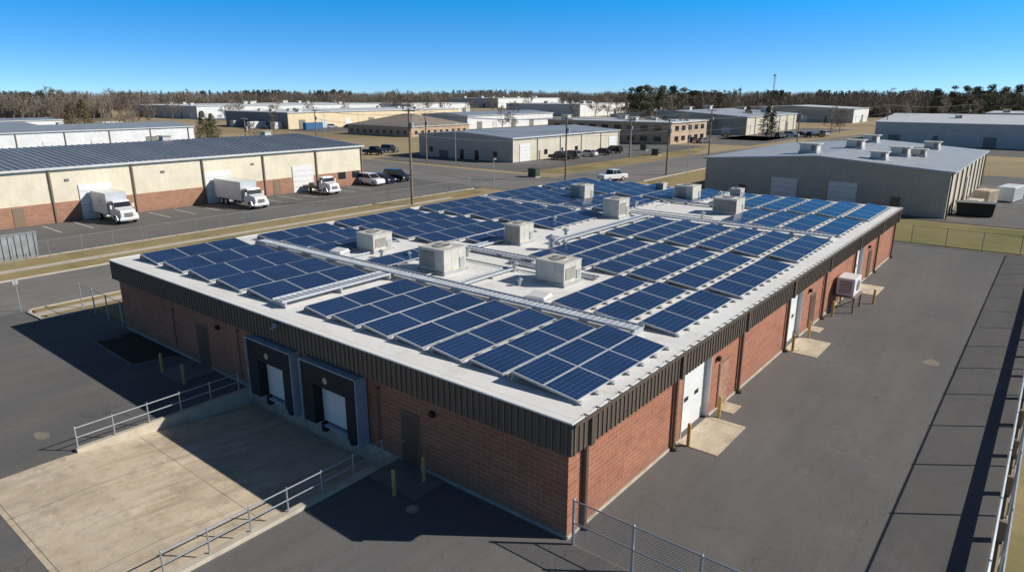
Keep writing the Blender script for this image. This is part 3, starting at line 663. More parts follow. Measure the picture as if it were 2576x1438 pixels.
def car(loc,rot,mat,kind,label,s_=1.15,group='cars parked in the industrial estate'):
    t=thing('parked_car' if kind!='pickup' else 'pickup_truck',label,'car' if kind!='pickup' else 'pickup truck',loc,rot,group); t.scale=(s_,)*3
    if kind=='sedan':
        body=[(-2.25,.35),(-2.3,.75),(-2.1,.95),(-1.5,1.0),(1.0,.95),(2.0,.8),(2.25,.6),(2.25,.3)]; gh=[(-1.75,.98),(-1.05,1.42),(.25,1.42),(1.05,.96)]
    elif kind=='suv':
        body=[(-2.25,.4),(-2.3,.9),(-2.2,1.12),(-1.5,1.14),(1.0,1.1),(2.0,1.0),(2.25,.75),(2.25,.35)]; gh=[(-2.15,1.13),(-1.85,1.7),(.3,1.7),(1.05,1.1)]
    else:
        body=[(-2.7,.5),(-2.7,1.1),(-.7,1.12),(1.2,1.12),(2.4,1.05),(2.6,.8),(2.6,.4),(0,.4)]; gh=[(-.75,1.12),(-.6,1.75),(.7,1.75),(1.35,1.1)]
    n=len(body)
    MB().prism(body,-.9,.9,0,[.04]*n).build('body',mat,t,bevel=.06)
    MB().prism(gh,-.84,.84,0,[0,.14,.14,0]).build('window',M['glass'],t)
    r=MB(); (a,b_),(c,d)=gh[1],gh[2]; r.hexa([(a-.03,-.72,b_-.0),(c+.03,-.72,d-.0),(c+.03,.72,d),(a-.03,.72,b_),(a,-.68,b_+.05),(c,-.68,d+.05),(c,.68,d+.05),(a,.68,b_+.05)])
    for q in (gh[0],gh[3]):
        e=gh[1] if q is gh[0] else gh[2]
        for sg in (-1,1): r.tube((q[0],sg*.82,q[1]),(e[0],sg*.7,e[1]),.04,n=5)
    for sg in (-1,1): r.tube(((a+c)/2,sg*.84,gh[0][1]),((a+c)/2,sg*.71,b_),.035,n=5)
    r.build('roof',mat,t)
    for x in (-1.4,1.4):
        for y in (-.82,.82): wheel(t,x,y,.34,.22)
    for sg in (-1,1):
        MB().box(2.12,2.27 if kind!='pickup' else 2.62,sg*.65-.15,sg*.65+.15,.62,.76).build('headlight',M['lamp'],t); MB().box(-2.32,-2.22,sg*.7-.1,sg*.7+.1,.75,.95).build('tail_light',M['red'],t)
car((-85.4,62.,0),.03,M['carwhite'],'suv','white sport utility car parked beside the tan warehouse',1.2)
car((-86.,65.3,0),-.02,M['cardark'],'sedan','dark blue sedan parked beyond the tan warehouse',1.2)
car((-86.2,68.9,0),.02,M['cardark'],'suv','dark blue sport utility car at the lot end',1.25)
for x,y,m_,k,l in ((-86.3,128,'cargrey','suv','grey sport utility car facing the beige warehouse'),(-86.3,136,'carwhite','sedan','white sedan facing the beige warehouse'),(-86.2,143,'cardark','sedan','dark blue sedan facing the beige warehouse'),(-86.3,149,'carblack','suv','black sport utility car facing the beige warehouse'),(-86.3,123.5,'carblack','pickup','black pickup facing the beige warehouse')):
    car((x,y,0),math.pi+R.uniform(-.05,.05),M[m_],k,l,1.2)
car((-54.2,94.8,0),math.radians(75),M['carwhite'],'pickup','white pickup driving on the street',1.2)
car((-134.5,104.,0),.3,M['carblack'],'pickup','black pickup parked beside the side street',1.25)
car((-137,112.,0),.2,M['cargrey'],'suv','grey car parked beside the side street',1.2)
for i,(bq,f) in enumerate(((21.2,262),(22.,265),(22.7,268),(23.4,262),(15.5,232),(-14.5,330),(-13.2,332),(-12.4,336),(-10.6,300),(24.2,270),(-9.9,300),(28.5,240),(14.6,236))):
    x,y=polar(bq,f); car((x,y,0),R.uniform(0,3),M[('cargrey','carwhite','cardark','carblack')[i%4]],('sedan','suv')[i%2],'small distant car parked on an estate lot',1.2)
# ---------------------------------------------------------------- other buildings
def warehouse(label,x0,x1,y0,y1,h,ridge,rh,wall,roof,brickh=0,trimstep=0,doors=(),trim='trim',lipmat='trimw',wally=None,name='metal_warehouse'):
    t=thing(name,label,'warehouse',(x0,y0,-.05)); X=x1-x0;Y=y1-y0
    b=MB(); bb=brickh
    def four(z0,z1,e,mi=0):
        b.poly([(-e,-e,z0),(X+e,-e,z0),(X+e,-e,z1),(-e,-e,z1)],mi if mi else (1 if wally else 0)); b.poly([(X+e,-e,z0),(X+e,Y+e,z0),(X+e,Y+e,z1),(X+e,-e,z1)],mi)
        b.poly([(X+e,Y+e,z0),(-e,Y+e,z0),(-e,Y+e,z1),(X+e,Y+e,z1)],mi); b.poly([(-e,Y+e,z0),(-e,-e,z0),(-e,-e,z1),(-e,Y+e,z1)],mi)
    four(bb,h,0)
    gi=1 if wally else 0
    if ridge=='y':
        b.poly([(0,0,h),(X,0,h),(X/2,0,rh)],gi); b.poly([(X,Y,h),(0,Y,h),(X/2,Y,rh)])
    elif ridge=='x':
        b.poly([(X,0,h),(X,Y,h),(X,Y/2,rh)]); b.poly([(0,Y,h),(0,0,h),(0,Y/2,rh)])
    b.build('wall',[M[wall],M[wally or wall]],t)
    if bb:
        w_=MB(); w_.box(-.06,X+.06,-.06,Y+.06,0,bb); w_.build('brick_base',M['brick2'],t)
    r=MB(); e=.35
    if ridge=='y':
        r.hexa([(-e,-e,h-.02),(X/2,-e,rh-.02),(X/2,Y+e,rh-.02),(-e,Y+e,h-.02),(-e,-e,h+.15),(X/2,-e,rh+.15),(X/2,Y+e,rh+.15),(-e,Y+e,h+.15)])
        r.hexa([(X/2,-e,rh-.02),(X+e,-e,h-.02),(X+e,Y+e,h-.02),(X/2,Y+e,rh-.02),(X/2,-e,rh+.15),(X+e,-e,h+.15),(X+e,Y+e,h+.15),(X/2,Y+e,rh+.15)])
    elif ridge=='x':
        r.hexa([(-e,-e,h-.02),(X+e,-e,h-.02),(X+e,Y/2,rh-.02),(-e,Y/2,rh-.02),(-e,-e,h+.15),(X+e,-e,h+.15),(X+e,Y/2,rh+.15),(-e,Y/2,rh+.15)])
        r.hexa([(-e,Y/2,rh-.02),(X+e,Y/2,rh-.02),(X+e,Y+e,h-.02),(-e,Y+e,h-.02),(-e,Y/2,rh+.15),(X+e,Y/2,rh+.15),(X+e,Y+e,h+.15),(-e,Y+e,h+.15)])
    elif ridge=='hip':
        q=min(X,Y)/2
        r.poly([(-e,-e,h),(X+e,-e,h),(X-q,q,rh),(q,q,rh)] if X>Y else [(-e,-e,h),(X+e,-e,h),(q,q,rh)])
        r.poly([(X+e,-e,h),(X+e,Y+e,h),(X-q,Y-q,rh),(X-q,q,rh)]) if X<=Y else r.poly([(X+e,-e,h),(X+e,Y+e,h),(X-q,Y-q,rh)])
        r.poly([(X+e,Y+e,h),(-e,Y+e,h),(q,Y-q,rh),(X-q,Y-q,rh)]); r.poly([(-e,Y+e,h),(-e,-e,h),(q,q,rh),(q,Y-q,rh)])
    else:
        r.box(-e,X+e,-e,Y+e,h-.02,h+.2)
    r.build('roof',M[roof],t)
    g=MB(); g.box(X+e+.002,X+e+.14,-e,Y+e,h-.12,h+.14); g.box(-e,X+e,-e-.1,-e-.002,h-.12,h+.12) if ridge!='y' else g.hexa([(-e,-e-.1,h-.1),(X/2,-e-.1,rh-.1),(X/2,-e-.002,rh-.1),(-e,-e-.002,h-.1),(-e,-e-.1,h+.16),(X/2,-e-.1,rh+.16),(X/2,-e-.002,rh+.16),(-e,-e-.002,h+.16)]).hexa([(X/2,-e-.1,rh-.1),(X+e,-e-.1,h-.1),(X+e,-e-.002,h-.1),(X/2,-e-.002,rh-.1),(X/2,-e-.1,rh+.16),(X+e,-e-.1,h+.16),(X+e,-e-.002,h+.16),(X/2,-e-.002,rh+.16)])
    g.build('gutter',M[lipmat],t)
    if trimstep:
        y=0
        while y<=Y+.01:
            MB().box(X+.062,X+.25,min(y,Y-.2),min(y,Y-.2)+.2,0,h-.12).build('downspout',M[trim],t); y+=trimstep
    for d in doors:
        face,a,w_,z0,z1,mt=d
        q=MB()
        if face=='x': q.box(X+.065,X+.12,a,a+w_,z0,z1,0)
        else: q.box(a,a+w_,-.12,-.065,z0,z1,0)
        if w_>2.5 and z0<.3:
            for k in range(1,5):
                zz=z0+(z1-z0)*k/5
                if face=='x': q.box(X+.121,X+.13,a,a+w_,zz,zz+.05,1)
                else: q.box(a,a+w_,-.13,-.121,zz,zz+.05,1)
        q.build('overhead_door' if w_>2.5 and z0<.3 else ('window' if mt=='glass' else ('wall_lamp' if z0>5 else 'door')),[M[mt],M['rackgrey']],t)
    return t
tw=warehouse('long tan metal warehouse with brick base and blue grey ribbed roof',-126,-87.7,-28,62,6.9,'y',8.3,'tanwall','roofblue',2.6,10,
  [('x',43.2,4.,.05,4.6,'white'),('x',60.,4.4,.05,4.8,'white'),('x',75.3,4.,.05,4.4,'white'),('x',35.5,1.2,.05,2.4,'trim'),('x',71.6,1.2,.05,2.4,'trim'),('x',84.5,1.6,1.4,2.6,'glass'),('x',87.6,1.6,1.4,2.6,'glass'),('x',36.8+5,.5,5.2,5.5,'hvacd'),('x',54,.5,5.2,5.5,'hvacd'),('x',68,.5,5.2,5.5,'hvacd')])
b=MB(); y=0.2
while y<90: b.hexa([(19.2,y,8.46),(38.6,y,7.04),(38.6,y+.09,7.04),(19.2,y+.09,8.46),(19.2,y,8.54),(38.6,y,7.14),(38.6,y+.09,7.14),(19.2,y+.09,8.54)]); y+=.9
b.build('roof_seam',M['roofblue2'],tw)
warehouse('beige metal warehouse with low gable roof and parking alongside',-123,-91,110,160,5.7,'y',6.7,'tanwall2','roofblue2',0,10,
  [('x',2.8,4.2,.05,4.2,'white'),('x',10,1.1,.05,2.3,'trim'),('x',13,1.3,1.2,2.4,'glass'),('x',20,1.3,1.2,2.4,'glass'),('x',27,1.3,1.2,2.4,'glass'),('x',44.5,4,.05,4.1,'white'),('y',4,1.2,1.2,2.6,'glass'),('y',7.6,3,.05,1.9,'brown'),('y',15,1.2,.05,2.4,'glass'),('y',20,1.2,.05,2.4,'glass'),('y',26,1.2,1.2,2.4,'glass')],wally='greyshade',trim='trimw')
warehouse('large grey beige metal warehouse with pale low pitched roof',-32.5,1.1,87,131,6.1,'y',7.3,'tanwall2','rooflight',0,5.5,
  [('y',10.6,3.8,.05,3.9,'white'),('y',18.8,3.8,.05,3.9,'white'),('y',5.6,1.2,.05,2.4,'trim'),('y',27.,1.2,.05,2.4,'trim'),('x',20,3.4,.05,3.8,'trimw')],wally='greyshade',lipmat='rooflight',trim='fascia')
for lab,x0,x1,y0,y1,h,rd,rh,wl,rf,st,wy in (
 ('white metal warehouse with blue grey roof behind the tan warehouse',-245,-213,-40,94,5.6,'y',6.8,'whitewall','roofblue2',12,None),
 ('distant low white warehouse at the estate edge',-372,-345,30,100,4.5,'y',5.2,'whitewall','roofblue2',0,None),
 ('brown office building with hipped shingle roof',-221,-183,163,196,3.8,'hip',8.,'brickfar','roofshingle',0,None),
 ('white warehouse with pale blue roof and loading doors',-236,-206,220,288,6.,'y',7.2,'whitewall','roofblue2',0,'paleshade'),
 ('long yellow tan warehouse with dark end wall',-326,-271,168,284,7.4,'flat',0,'yelwall','roofwhite',0,'darkwall'),
 ('distant white warehouse with end wall coloured as shaded',-530,-430,206,376,8.,'flat',0,'whitewall','roofwhite',0,'paleshade'),
 ('very long distant white warehouse before the woods',-568,-493,585,708,10.5,'flat',0,'whitewall','roofwhite',0,'paleshade'),
 ('distant white warehouse half hidden by trees',-430,-395,360,430,8.,'flat',0,'whitewall','roofwhite',0,None),
 ('long white warehouse beyond the bare trees',-330,-262,400,470,8.5,'flat',0,'whitewall','roofwhite',0,'paleshade'),
 ('cream metal warehouse with tan gable roof',-150,-88,254,318,7.,'y',9.,'tanwall2','rooflight',10,'greyshade'),
 ('distant white warehouse with brown roof line',-152,-83,404,440,7.6,'y',9.,'whitewall','roofwhite',0,'greyshade'),
 ('long white metal warehouse with shade-coloured walls behind the lawn',-38,60,236,300,7.,'x',9.,'paleshade','roofwhite',0,'paleshade'),
 ('distant white warehouse beside tall pines',-20,90,380,430,7.,'flat',0,'paleshade','roofwhite',0,None),
 ('small white shed beside the tan warehouse',-300,-262,20,66,5.2,'y',6.,'whitewall','roofblue2',0,None),
 ):
    X=x1-x0;Y=y1-y0
    ds=[]
    if rd!='hip':
        for k in range(int(Y//14)): ds.append(('x',4+k*14+R.uniform(0,3),3.6,.05,h*.55,R.choice(['white','hvacd','trimw'])))
        for k in range(int(X//12)): ds.append(('y',4+k*12+R.uniform(0,3),R.choice([1.4,3.4]),.05,h*.45,R.choice(['white','hvacd','glass'])))
    else:
        for k in range(9): ds.append(('x',2+k*3.4,1.3,1.,2.2,'glass')); ds.append(('y',2+k*4,1.3,1.,2.2,'glass'))
    warehouse(lab,x0,x1,y0,y1,h,rd,rh,wl,rf,0,st,ds,wally=wy)
warehouse('two storey tan brick office with window bands',-137,-88,188,216,6.9,'flat',0,'brickfar','roofwhite',0,0,
   [('y',3+k*5.,2.6,z,z+1.5,'glass') for k in range(9) for z in (1.,4.3)]+[('x',3+k*5,2.6,z,z+1.5,'glass') for k in range(5) for z in (1.,4.3)],name='office_building')
for p in (rect(-268,-238,160,290),rect(-205,-180,215,290),rect(-430,-400,200,380),rect(-88,-66,200,330),rect(-150,-70,225,252),rect(-212,-190,-40,100),rect(-40,70,205,235)):
    sheet('parking_lot',[p],M['lot'],-.03)
def unit(x,y,z,s_,lab='pale metal rooftop unit on a neighbouring warehouse'):
    t=thing('rooftop_unit',lab,'rooftop unit',(x,y,z),R.uniform(-.05,.05),'rooftop units on neighbouring warehouses')
    MB().box(-s_*.65,s_*.65,-s_*.6,s_*.6,-.3,.25).build('curb',M['rackgrey'],t); MB().box(-s_*.6,s_*.6,-s_*.5,s_*.5,.251,s_*.6).box(-s_*.75,s_*.75,-s_*.62,s_*.62,s_*.601,s_*.67).build('cabinet',M['hvac'],t,bevel=.03); MB().box(s_*.2,s_*.5,-s_*.52,-s_*.501,.35,s_*.55).build('louvre',M['hvacd'],t)
for x,y,z,s_ in ((-18.5,93,7.3,2.1),(-15,106,7.4,2.),(-8.6,92,6.9,1.7),(-7.5,101,6.9,2.),(-5.5,104,6.7,1.7),(-16,122,7.4,2.),(-6,121,6.8,1.8)): unit(x,y,z,s_)
unit(-107,-2,8.25,1.3); unit(-107,36,8.25,1.4); unit(-107,55,8.25,1.3)
for x0,x1,y0,y1,h,n in ((-324,-274,172,280,7.5,9),(-525,-435,210,370,8.1,12),(-560,-500,590,700,10.7,12),(-134,-92,190,214,7.,6),(-325,-268,405,465,8.6,8),(-240,-216,-30,90,6.3,5),(-148,-90,256,316,8.2,6),(-30,60,240,260,8.,5),(-15,80,382,425,7.2,6)):
    for i in range(n): unit(R.uniform(x0,x1),R.uniform(y0,y1),h,R.uniform(1.5,2.3) if y1<300 else R.uniform(2.2,3.2))
# ---------------------------------------------------------------- poles and wires
def pole(x,y,h,arms=1,lab='tall wooden utility pole with cross arm beside the street',r=.21):
    t=thing('utility_pole',lab,'utility pole',(x,y,0),0,'utility poles along the streets')
    MB().tube((0,0,-.1),(0,0,h),r,r*.65,n=10).build('pole',M['wood'],t)
    b=MB()
    for k in range(arms):
        z=h-.4-k*1.1; b.box(-1.3,1.3,-.07,.07,z-.07,z+.07)
    if arms: b.build('cross_arm',M['wood'],t)
    for q in (-1.2,-.5,.5,1.2): MB().tube((q,0,h-.33),(q,0,h-.1),.06,n=6).build('insulator',M['rackgrey'],t)
    if arms: MB().tube((.35,.2,h-2.9),(.35,.2,h-2.),.24,n=10).build('transformer',M['rackgrey'],t)
poles=[(-62.7,50.9,14.),(-61.8,90.,11.8),(-50.6,110,11.2),(-62.9,160,12.),(-49,190,12),(-36,242,12.5),(-20,310,12)]
for x,y,h in poles: pole(x,y,h)
pole(-110,100,11.5); pole(-160,104,11.5); pole(-76,140,10); pole(-140,70,10.5)
def lamp(x,y,h,lab='slim metal lamp post beside the street'):
    t=thing('street_lamp',lab,'street lamp',(x,y,0),R.uniform(0,3),'lamp posts in the estate')
    MB().tube((0,0,0),(0,0,h),.09,.06,n=8).build('post',M['silver'],t); MB().box(-.1,.9,-.12,.12,h-.05,h+.08).build('lamp_head',M['rackgrey'],t)
for x,y,h in ((-65.,72.5,5.),(-47,112,10.),(-69,128,8.),(-103,103,9),(-205,140,9),(-260,200,9)): lamp(x,y,h)
t=thing('sign_post','slim grey sign post standing on the street corner','sign post',(-48.2,-3.4,0)); MB().tube((0,0,0),(0,0,2.5),.04,n=8).build('post',M['silver'],t); MB().box(-.02,.02,-.18,.18,2.1,2.5).build('sign_panel',M['rackgrey'],t)
def wire(a,b_,sag=.9):
    w_=MB(); N=12; a=Vector(a);b_=Vector(b_); pr=a
    for i in range(1,N+1):
        t=i/N; p=a.lerp(b_,t); p.z-=sag*4*t*(1-t); w_.tube(pr,p,.035,n=4,caps=False); pr=p
    w_.build('overhead_wire',M['wire'],label='thin black overhead wire strung between utility poles',category='overhead wire',group='overhead wires')
chainp=[(-62.7,50.9,14.),(-61.8,90.,11.8),(-62.9,160,12.)]
for (x0,y0,h0),(x1,y1,h1) in zip(chainp,chainp[1:]):
    for q,dz in ((-1.2,-.1),(1.2,-.1),(0,-2.6),(0,-3.6)): wire((x0+q,y0,h0+dz),(x1+q,y1,h1+dz))
for q,dz in ((-1.2,-.1),(1.2,-.1),(0,-2.6)): wire((-61.8+q,90,11.8+dz),(-110+q,100,11.5+dz)); wire((-110+q,100,11.5+dz),(-160+q,104,11.5+dz)); wire((-61.8+q,90,11.8+dz),(-50.6+q,110,11.2+dz),.3); wire((-50.6+q,110,11.2+dz),(-49+q,190,12+dz)); wire((-49+q,190,12+dz),(-36+q,242,12.5+dz)); wire((-36+q,242,12.5+dz),(-20+q,310,12+dz))
mx,my=polar(20.4,760); t=thing('radio_mast','slender lattice radio mast rising above the woods','mast',(mx,my,0))
b=MB(); HM=35
for i in range(3):
    a=i*2.094; b.tube((1.1*math.cos(a),1.1*math.sin(a),0),(.8*math.cos(a),.8*math.sin(a),HM),.14,n=4)
for z in range(0,HM,2):
    for i in range(3):
        a=i*2.094;c=a+2.094; b.tube((math.cos(a),math.sin(a),z),(math.cos(c),math.sin(c),z+2),.08,n=4)
b.build('lattice',M['steelblue'],t); MB().tube((0,0,HM-1.5),(0,0,HM+.3),1.6,n=10).build('antenna',M['silver'],t)
# ---------------------------------------------------------------- street clutter
def dumpster(x,y,rot,mat,lab,L_=3.6,W=1.9,h=1.7):
    t=thing('dumpster',lab,'dumpster',(x,y,0),rot)
    b=MB(); 
    b.hexa([(-L_/2+.15,-W/2+.05,.1),(L_/2-.15,-W/2+.05,.1),(L_/2-.15,W/2-.05,.1),(-L_/2+.15,W/2-.05,.1),(-L_/2,-W/2,h),(L_/2,-W/2,h),(L_/2,W/2,h),(-L_/2,W/2,h)])
    b.build('bin',mat,t,bevel=.02)
    r=MB()
    k=-L_/2+.3
    while k<L_/2-.2: r.box(k,k+.1,-W/2-.07,-W/2-.0,.3,h-.05); k+=.55
    r.box(-L_/2-.06,L_/2+.06,-W/2-.06,W/2+.06,h+.001,h+.1); r.build('rib',mat,t)
    MB().box(-L_/2+.1,L_/2-.1,-W/2+.1,W/2-.1,h+.101,h+.16).build('lid',M['hvacd'],t)
dumpster(-68.6,1.4,math.pi/2,M['dumpgrey'],'grey steel dumpster behind the chain link fence',5.,2.6,2.6)
dumpster(3.8,92.5,.2,M['carblack'],'black open dumpster beside the grey beige warehouse',4.4,2.4,1.7)
def tank(x,y,rot,mat,lab,L_,W,h):
    t=thing('storage_container',lab,'storage container',(x,y,0),rot)
    MB().box(-L_/2,L_/2,-W/2,W/2,.15,h).build('container_body',mat,t,bevel=.05); b=MB()
    k=-L_/2+.2
    while k<L_/2-.1: b.box(k,k+.06,-W/2-.04,-W/2-.001,.3,h-.15); k+=.4
    b.build('rib',mat,t); MB().box(L_/2+.001,L_/2+.05,-W/2+.1,W/2-.1,.3,h-.2).build('door',M['trimw'],t)
tank(3.9,106,1.3,M['pad'],'small tan storage container beside the grey beige warehouse',3.6,2.2,2.1)
tank(6.6,112,1.4,M['whitebox'],'white storage container beside the grey beige warehouse',5.5,2.3,2.3)
tank(3.2,99,1.4,M['hvac'],'beige equipment container beside the grey beige warehouse',2.6,1.7,1.4)
# pallets stack
t=thing('pallet_stack','stack of weathered timber pallets beside the grey beige warehouse','pallets',(2.9,95.8,0),.1)
b=MB()
for k in range(6): b.box(-.7,.7,-.7,.7,.02+k*.18,.06+k*.18); b.box(-.7,.7,-.7,-.5,.06+k*.18,.18+k*.18); b.box(-.7,.7,.5,.7,.06+k*.18,.18+k*.18)
b.build('pallet',M['woodl'],t)
for i,(bq,f,mt,l) in enumerate(((-20.2,330,'whitebox',9),(-18.6,325,'whitebox',8),(-16.,318,'bluec',9),(-21.5,345,'rackgrey',8),(-30,330,'whitebox',9),(-28,320,'whitebox',7),(-12,300,'whitebox',7),(9.5,340,'whitebox',9))):
    x,y=polar(bq,f); tank(x,y,R.uniform(0,.4)+1.5,M[mt],'distant freight container standing on an estate lot',l,2.6,3.2)
for x,y in ((-69.6,90.3),(-84,163.),(-73.5,150)):
    t=thing('utility_cabinet','dark green electrical cabinet on a concrete plinth in the grass','utility cabinet',(x,y,0)); MB().box(-1.1,1.1,-.9,.9,-.05,.15).build('plinth',M['conc'],t); MB().box(-.95,.95,-.75,.75,.151,1.6).box(-1.,1.,-.8,.8,1.601,1.7).build('cabinet',M['green'],t); MB().box(-.02,.02,-.77,-.751,.25,1.5).build('door',M['black'],t)
# ---------------------------------------------------------------- trees
def bare(seed,h):
    r=random.Random(seed); tk=MB(); cr=MB()
    p=Vector((0,0,-.2)); d=Vector((r.uniform(-.06,.06),r.uniform(-.06,.06),1)).normalized(); n=9; pts=[p]
    for i in range(n):
        d=(d+Vector((r.uniform(-.12,.12),r.uniform(-.12,.12),.05))).normalized(); p=p+d*(h*.8/n); pts.append(p)
    for i in range(n):
        tk.tube(pts[i],pts[i+1],h*.015*(1-i/n*.85),h*.015*(1-(i+1)/n*.85),n=6,caps=False)
    def twig(p,d,L_,rad,lv):
        q=p+d*L_; cr.tube(p,q,rad,rad*.7,n=3,caps=False)
        if lv==0: return
        for k in range(3):
            e=(d+Vector((r.uniform(-1,1),r.uniform(-1,1),r.uniform(-.3,.7)))*.5).normalized()
            twig(p.lerp(q,r.uniform(.45,1.)),e,L_*r.uniform(.55,.8),max(rad*.6,.026),lv-1)
    for k in range(18):
        t=r.uniform(.22,1.); f=t*n; i=min(n-1,int(f)); s0=pts[i].lerp(pts[i+1],f-i)
        a=r.uniform(0,6.283); up=.5+1.*t
        e=Vector((math.cos(a),math.sin(a),up)).normalized()
        twig(s0,e,h*.17*(1.2-.55*t)*r.uniform(.8,1.15),h*.005,4)
    return tk,cr
def clump(b,c,rx,rz,n,s_,r):
    for i in range(n):
        while True:
            u=Vector((r.uniform(-1,1),r.uniform(-1,1),r.uniform(-1,1)))
            if .25<u.length<1: break
        p=Vector((c[0]+u.x*rx,c[1]+u.y*rx,c[2]+u.z*rz)); a=Vector((r.uniform(-1,1),r.uniform(-1,1),r.uniform(-.6,.6))).normalized(); e=a.orthogonal().normalized(); k=s_*r.uniform(.6,1.4)
        b.poly([p-a*k,p+e*k*.6,p+a*k,p-e*k*.5])
def pine(seed,h,shape='round'):
    r=random.Random(seed); tk=MB(); cr=MB()
    tk.tube((0,0,-.2),(0,0,h*.93),h*.02,h*.006,n=7)
    if shape=='round':
        for i in range(32):
            z=h*r.uniform(.15,.95); k=(1-abs(z/h-.5)/.52); a=r.uniform(0,6.28); d=h*.21*max(.1,k)*r.uniform(.3,1.2)
            c=(d*math.cos(a),d*math.sin(a),z); tk.tube((0,0,z-h*.05),c,h*.006,h*.002,n=4,caps=False); clump(cr,c,h*.10,h*.055,60,h*.02,r)
    else:
        for i in range(26):
            t=i/26; z=h*(.08+.9*t); w_=h*.30*(1-t)**.6+.1; 
            for j in range(5):
                a=r.uniform(0,6.28); d=w_*r.uniform(.4,.9); clump(cr,(d*math.cos(a),d*math.sin(a),z),w_*.45,h*.035,16,h*.02,r)
    return tk,cr
placed={}
def tree(kind,x,y,h,seed):
    base={'bare':14.,'pine':15.,'cone':10.}[kind]
    lab={'bare':'leafless deciduous tree with fine brown twigs','pine':'tall dark green pine with uneven crown','cone':'dense conical evergreen with bronze green foliage'}[kind]
    nm={'bare':'bare_tree','pine':'pine_tree','cone':'evergreen_tree'}[kind]
    s_=h/base
    if (kind,seed) in placed:
        copything(placed[(kind,seed)],(x,y,0),R.uniform(0,6.28),(s_*R.uniform(.9,1.15),s_*R.uniform(.9,1.15),s_))
    else:
        if kind=='bare': tk,cr=bare(seed,14.); mt=M['twig']
        elif kind=='pine': tk,cr=pine(seed,15.,'round'); mt=M['needle']
        else: tk,cr=pine(seed,10.,'cone'); mt=M['needleb'] if seed%2 else M['needle']
        t=thing(nm,lab,'tree',(x,y,0),R.uniform(0,6.28),nm.replace('_',' ')+'s in the estate'); t.scale=(s_,)*3
        tk.build('trunk',M['bark'],t); cr.build('crown',mt,t); placed[(kind,seed)]=t
TR=[(-35.1,430,19,'bare'),(-33.3,400,20,'bare'),(-31,440,19,'bare'),(-29.2,420,18,'bare'),(-26,430,17,'bare'),(-34.2,330,13,'bare'),(-32.4,320,12,'cone'),(-31.6,325,14,'cone'),(-33.,345,13,'bare'),
  (-24,240,10.5,'cone'),(-23.4,243,9.5,'cone'),(-19,262,10,'bare'),(-20.5,235,7,'bare'),(-14.2,640,20,'cone'),(-16,560,19,'bare'),(-12,560,18,'bare'),(-9.5,520,19,'bare'),(-8.2,500,18,'bare'),(-7,520,17,'bare'),(-5.5,540,18,'bare'),
  (0,300,13,'bare'),(-.8,305,11,'bare'),(4,560,24,'bare'),(5.2,420,15,'bare'),(6.8,430,17,'bare'),(7.8,420,17,'bare'),(8.7,400,16,'bare'),
  (9.8,255,12,'bare'),(10.5,248,11,'bare'),(11.4,250,10,'bare'),(13.7,235,10,'bare'),(12.4,240,9,'cone'),
  (9.7,360,19,'pine'),(10.3,350,20,'pine'),(10.9,345,20.5,'pine'),(11.5,340,19,'pine'),(12.1,355,20,'pine'),(12.9,365,20,'pine'),(13.7,370,19,'pine'),(11.,320,14,'cone'),(9.3,330,12,'cone'),
  (14.6,400,18,'pine'),(15.5,410,19,'bare'),(16.5,400,18,'pine'),(17.6,420,20,'bare'),(18.7,300,11,'cone'),(20.2,265,12,'cone'),(20.6,262,10,'cone'),(21.9,430,20,'bare'),(23.2,420,18,'bare'),(24.7,285,11,'bare'),(25.3,290,10,'bare'),
  (26.4,430,19,'bare'),(28.3,420,20,'bare'),(29.8,400,19,'bare'),(31.2,430,19,'pine'),(32.2,420,20.5,'pine'),(32.9,425,21,'pine'),(33.5,410,20,'pine'),(34.3,400,21,'pine'),(35.1,405,20,'pine'),(35.8,395,21,'pine'),(36.6,400,20,'pine'),(31.8,390,15,'bare'),(33.9,385,14,'bare'),
  (-27.5,360,13,'bare'),(-22,400,14,'bare'),(16.2,280,9,'bare'),(14.9,255,8,'bare'),(19.5,330,12,'bare'),
  (10.6,310,17,'pine'),(11.9,305,16,'pine'),(11.2,300,14,'pine'),(12.8,330,17,'bare'),(-1.6,560,19,'bare'),(1.2,590,19,'bare'),(2.6,570,20,'bare'),(-3.2,600,18,'bare')]
for i in range(40):
    bq=R.choice([R.uniform(-37,-25),R.uniform(14,31),R.uniform(-24,-6),R.uniform(16,34)]); TR.append((bq,R.uniform(440,500) if abs(bq)>13 else R.uniform(530,600),R.uniform(15,19.5),'bare'))
for i in range(16): TR.append((R.uniform(-36,-27),R.uniform(300,400),R.uniform(7,12),'bare'))
for bq,f,h,k in TR:
    x,y=polar(bq,f)
    if any(x0-3<x<x1+3 and y0-3<y<y1+3 for x0,x1,y0,y1 in ((-530,-430,206,376),(-372,-345,30,100),(-430,-395,360,430),(-330,-262,400,470),(-152,-83,404,440),(-20,90,380,430),(-326,-271,168,284),(-300,-262,20,66))): continue
    tree(k,x,y,h,R.randint(1,5))
for bq,f in ((11.6,232),(12.0,233),(11.2,231),(13.2,228),(-5,250),(24.1,262),(17.2,262)):
    x,y=polar(bq,f); r=random.Random(int(f*10)); b=MB(); clump(b,(0,0,.8),1.8,.9,260,.22,r)
    b.build('shrub',M['needleb'],loc=(x,y,0),label='low brown green shrub on the winter grass',category='shrub',group='shrubs on the verges')
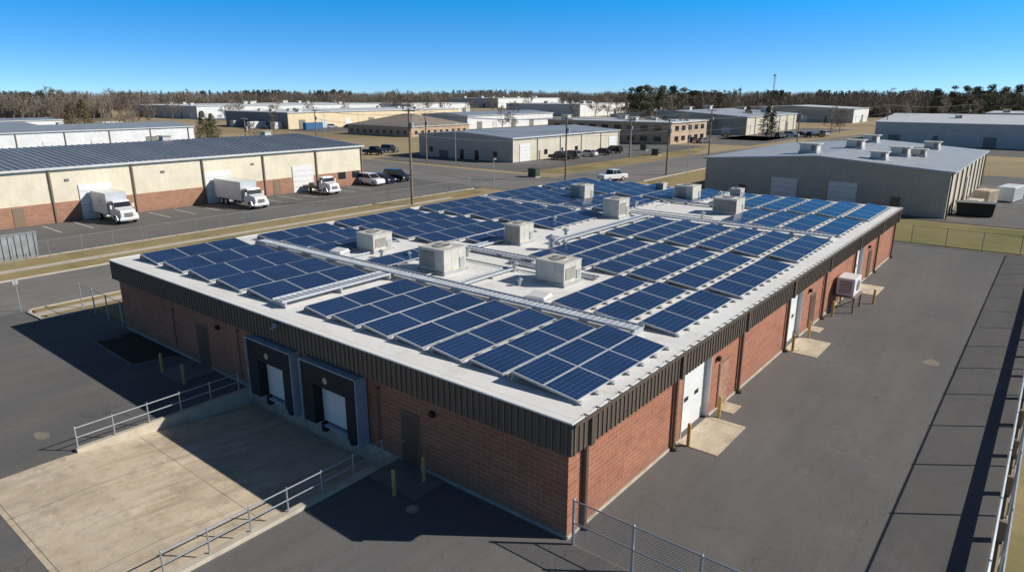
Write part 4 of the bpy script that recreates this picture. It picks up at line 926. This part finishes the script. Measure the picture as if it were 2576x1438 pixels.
# woods
def woods(name,mat,n,region,kind,seed,label):
    r=random.Random(seed); b=MB(); V=b.v; F=b.f; Mi=b.m
    for i in range(n):
        bq,f,h=region(r); x,y=polar(bq,f)
        w_=h*.23*r.uniform(.7,1.3)
        if kind=='bare':
            a=r.uniform(0,3.14); c,s_=.16*math.cos(a),.16*math.sin(a)
            b.poly([(x-c,y-s_,0),(x+c,y+s_,0),(x,y,h*.8)])
            for k in range(36):
                a=r.uniform(0,6.28); zz=r.random(); z0=h*(.12+.66*zz); rr=w_*math.sqrt(r.random())*(1.15-.75*abs(zz-.3))
                L_=h*r.uniform(.09,.2); px,py=x+rr*math.cos(a)*.7,y+rr*math.sin(a)*.7; qx,qy=px+math.cos(a)*L_*.5,py+math.sin(a)*L_*.5; z1=min(h*1.02,z0+L_); a2=r.uniform(0,3.14); t=r.uniform(.07,.19); c,s_=t*math.cos(a2),t*math.sin(a2)
                k0=len(V); V+=[(px-c,py-s_,z0),(px+c,py+s_,z0),(qx,qy,z1)]; F.append((k0,k0+1,k0+2)); Mi.append(0)
            for k in range(3):
                a=r.uniform(0,3.14); t=r.uniform(1.,2.2); c,s_=t*math.cos(a),t*math.sin(a); b.poly([(x-c,y-s_,0),(x+c,y+s_,0),(x+c*.3,y+s_*.3,h*r.uniform(.15,.4))])
        else:
            b.tube((x,y,0),(x,y,h*.6),.25,n=3,caps=False)
            for k in range(13):
                zf=.15+.8*k/12; z=h*(zf+r.uniform(-.03,.03)); wk=w_*(1.15-zf)*1.1; d=wk*.5*r.random(); a=r.uniform(0,6.28); clump(b,(x+d*math.cos(a),y+d*math.sin(a),z),wk*.75+.4,h*.06,7,h*.045,r)
    b.build(name,mat,label=label,category='woodland',kind='stuff')
def start(bq):
    if -5.6<bq<4.6: return 880
    if -30<bq<-14.5: return 690
    if bq<=-30: return 470
    if bq<-5.6: return 600
    if bq<10: return 640
    return 480
def rb(r):
    bq=r.uniform(-41,41); s0=start(bq); f=s0+(1150-s0)*r.random()**2; return bq,f,15.0+f*.0055+r.gauss(-.8,1.)+1.1*math.sin(bq*1.7)+.5*math.sin(bq*5.1)
woods('bare_woodland',M['woodland'],7500,rb,'bare',3,'far off leafless brown woodland along the horizon')
def rp(r):
    c=r.choice([(-22,5),(-19,2),(-14.5,1.5),(-35,3),(-2,4),(12,3),(15,2),(34,3),(34,3),(30.5,2),(25,2.),(20.5,1)]); bq=r.gauss(c[0],c[1]*.5); s0=start(bq); f=s0+20+r.random()*260; return bq,f,14.6+f*.0055+r.uniform(-3,.8)
woods('pine_woodland',M['pinewood'],900,rp,'pine',5,'far off dark evergreen woodland along the horizon')
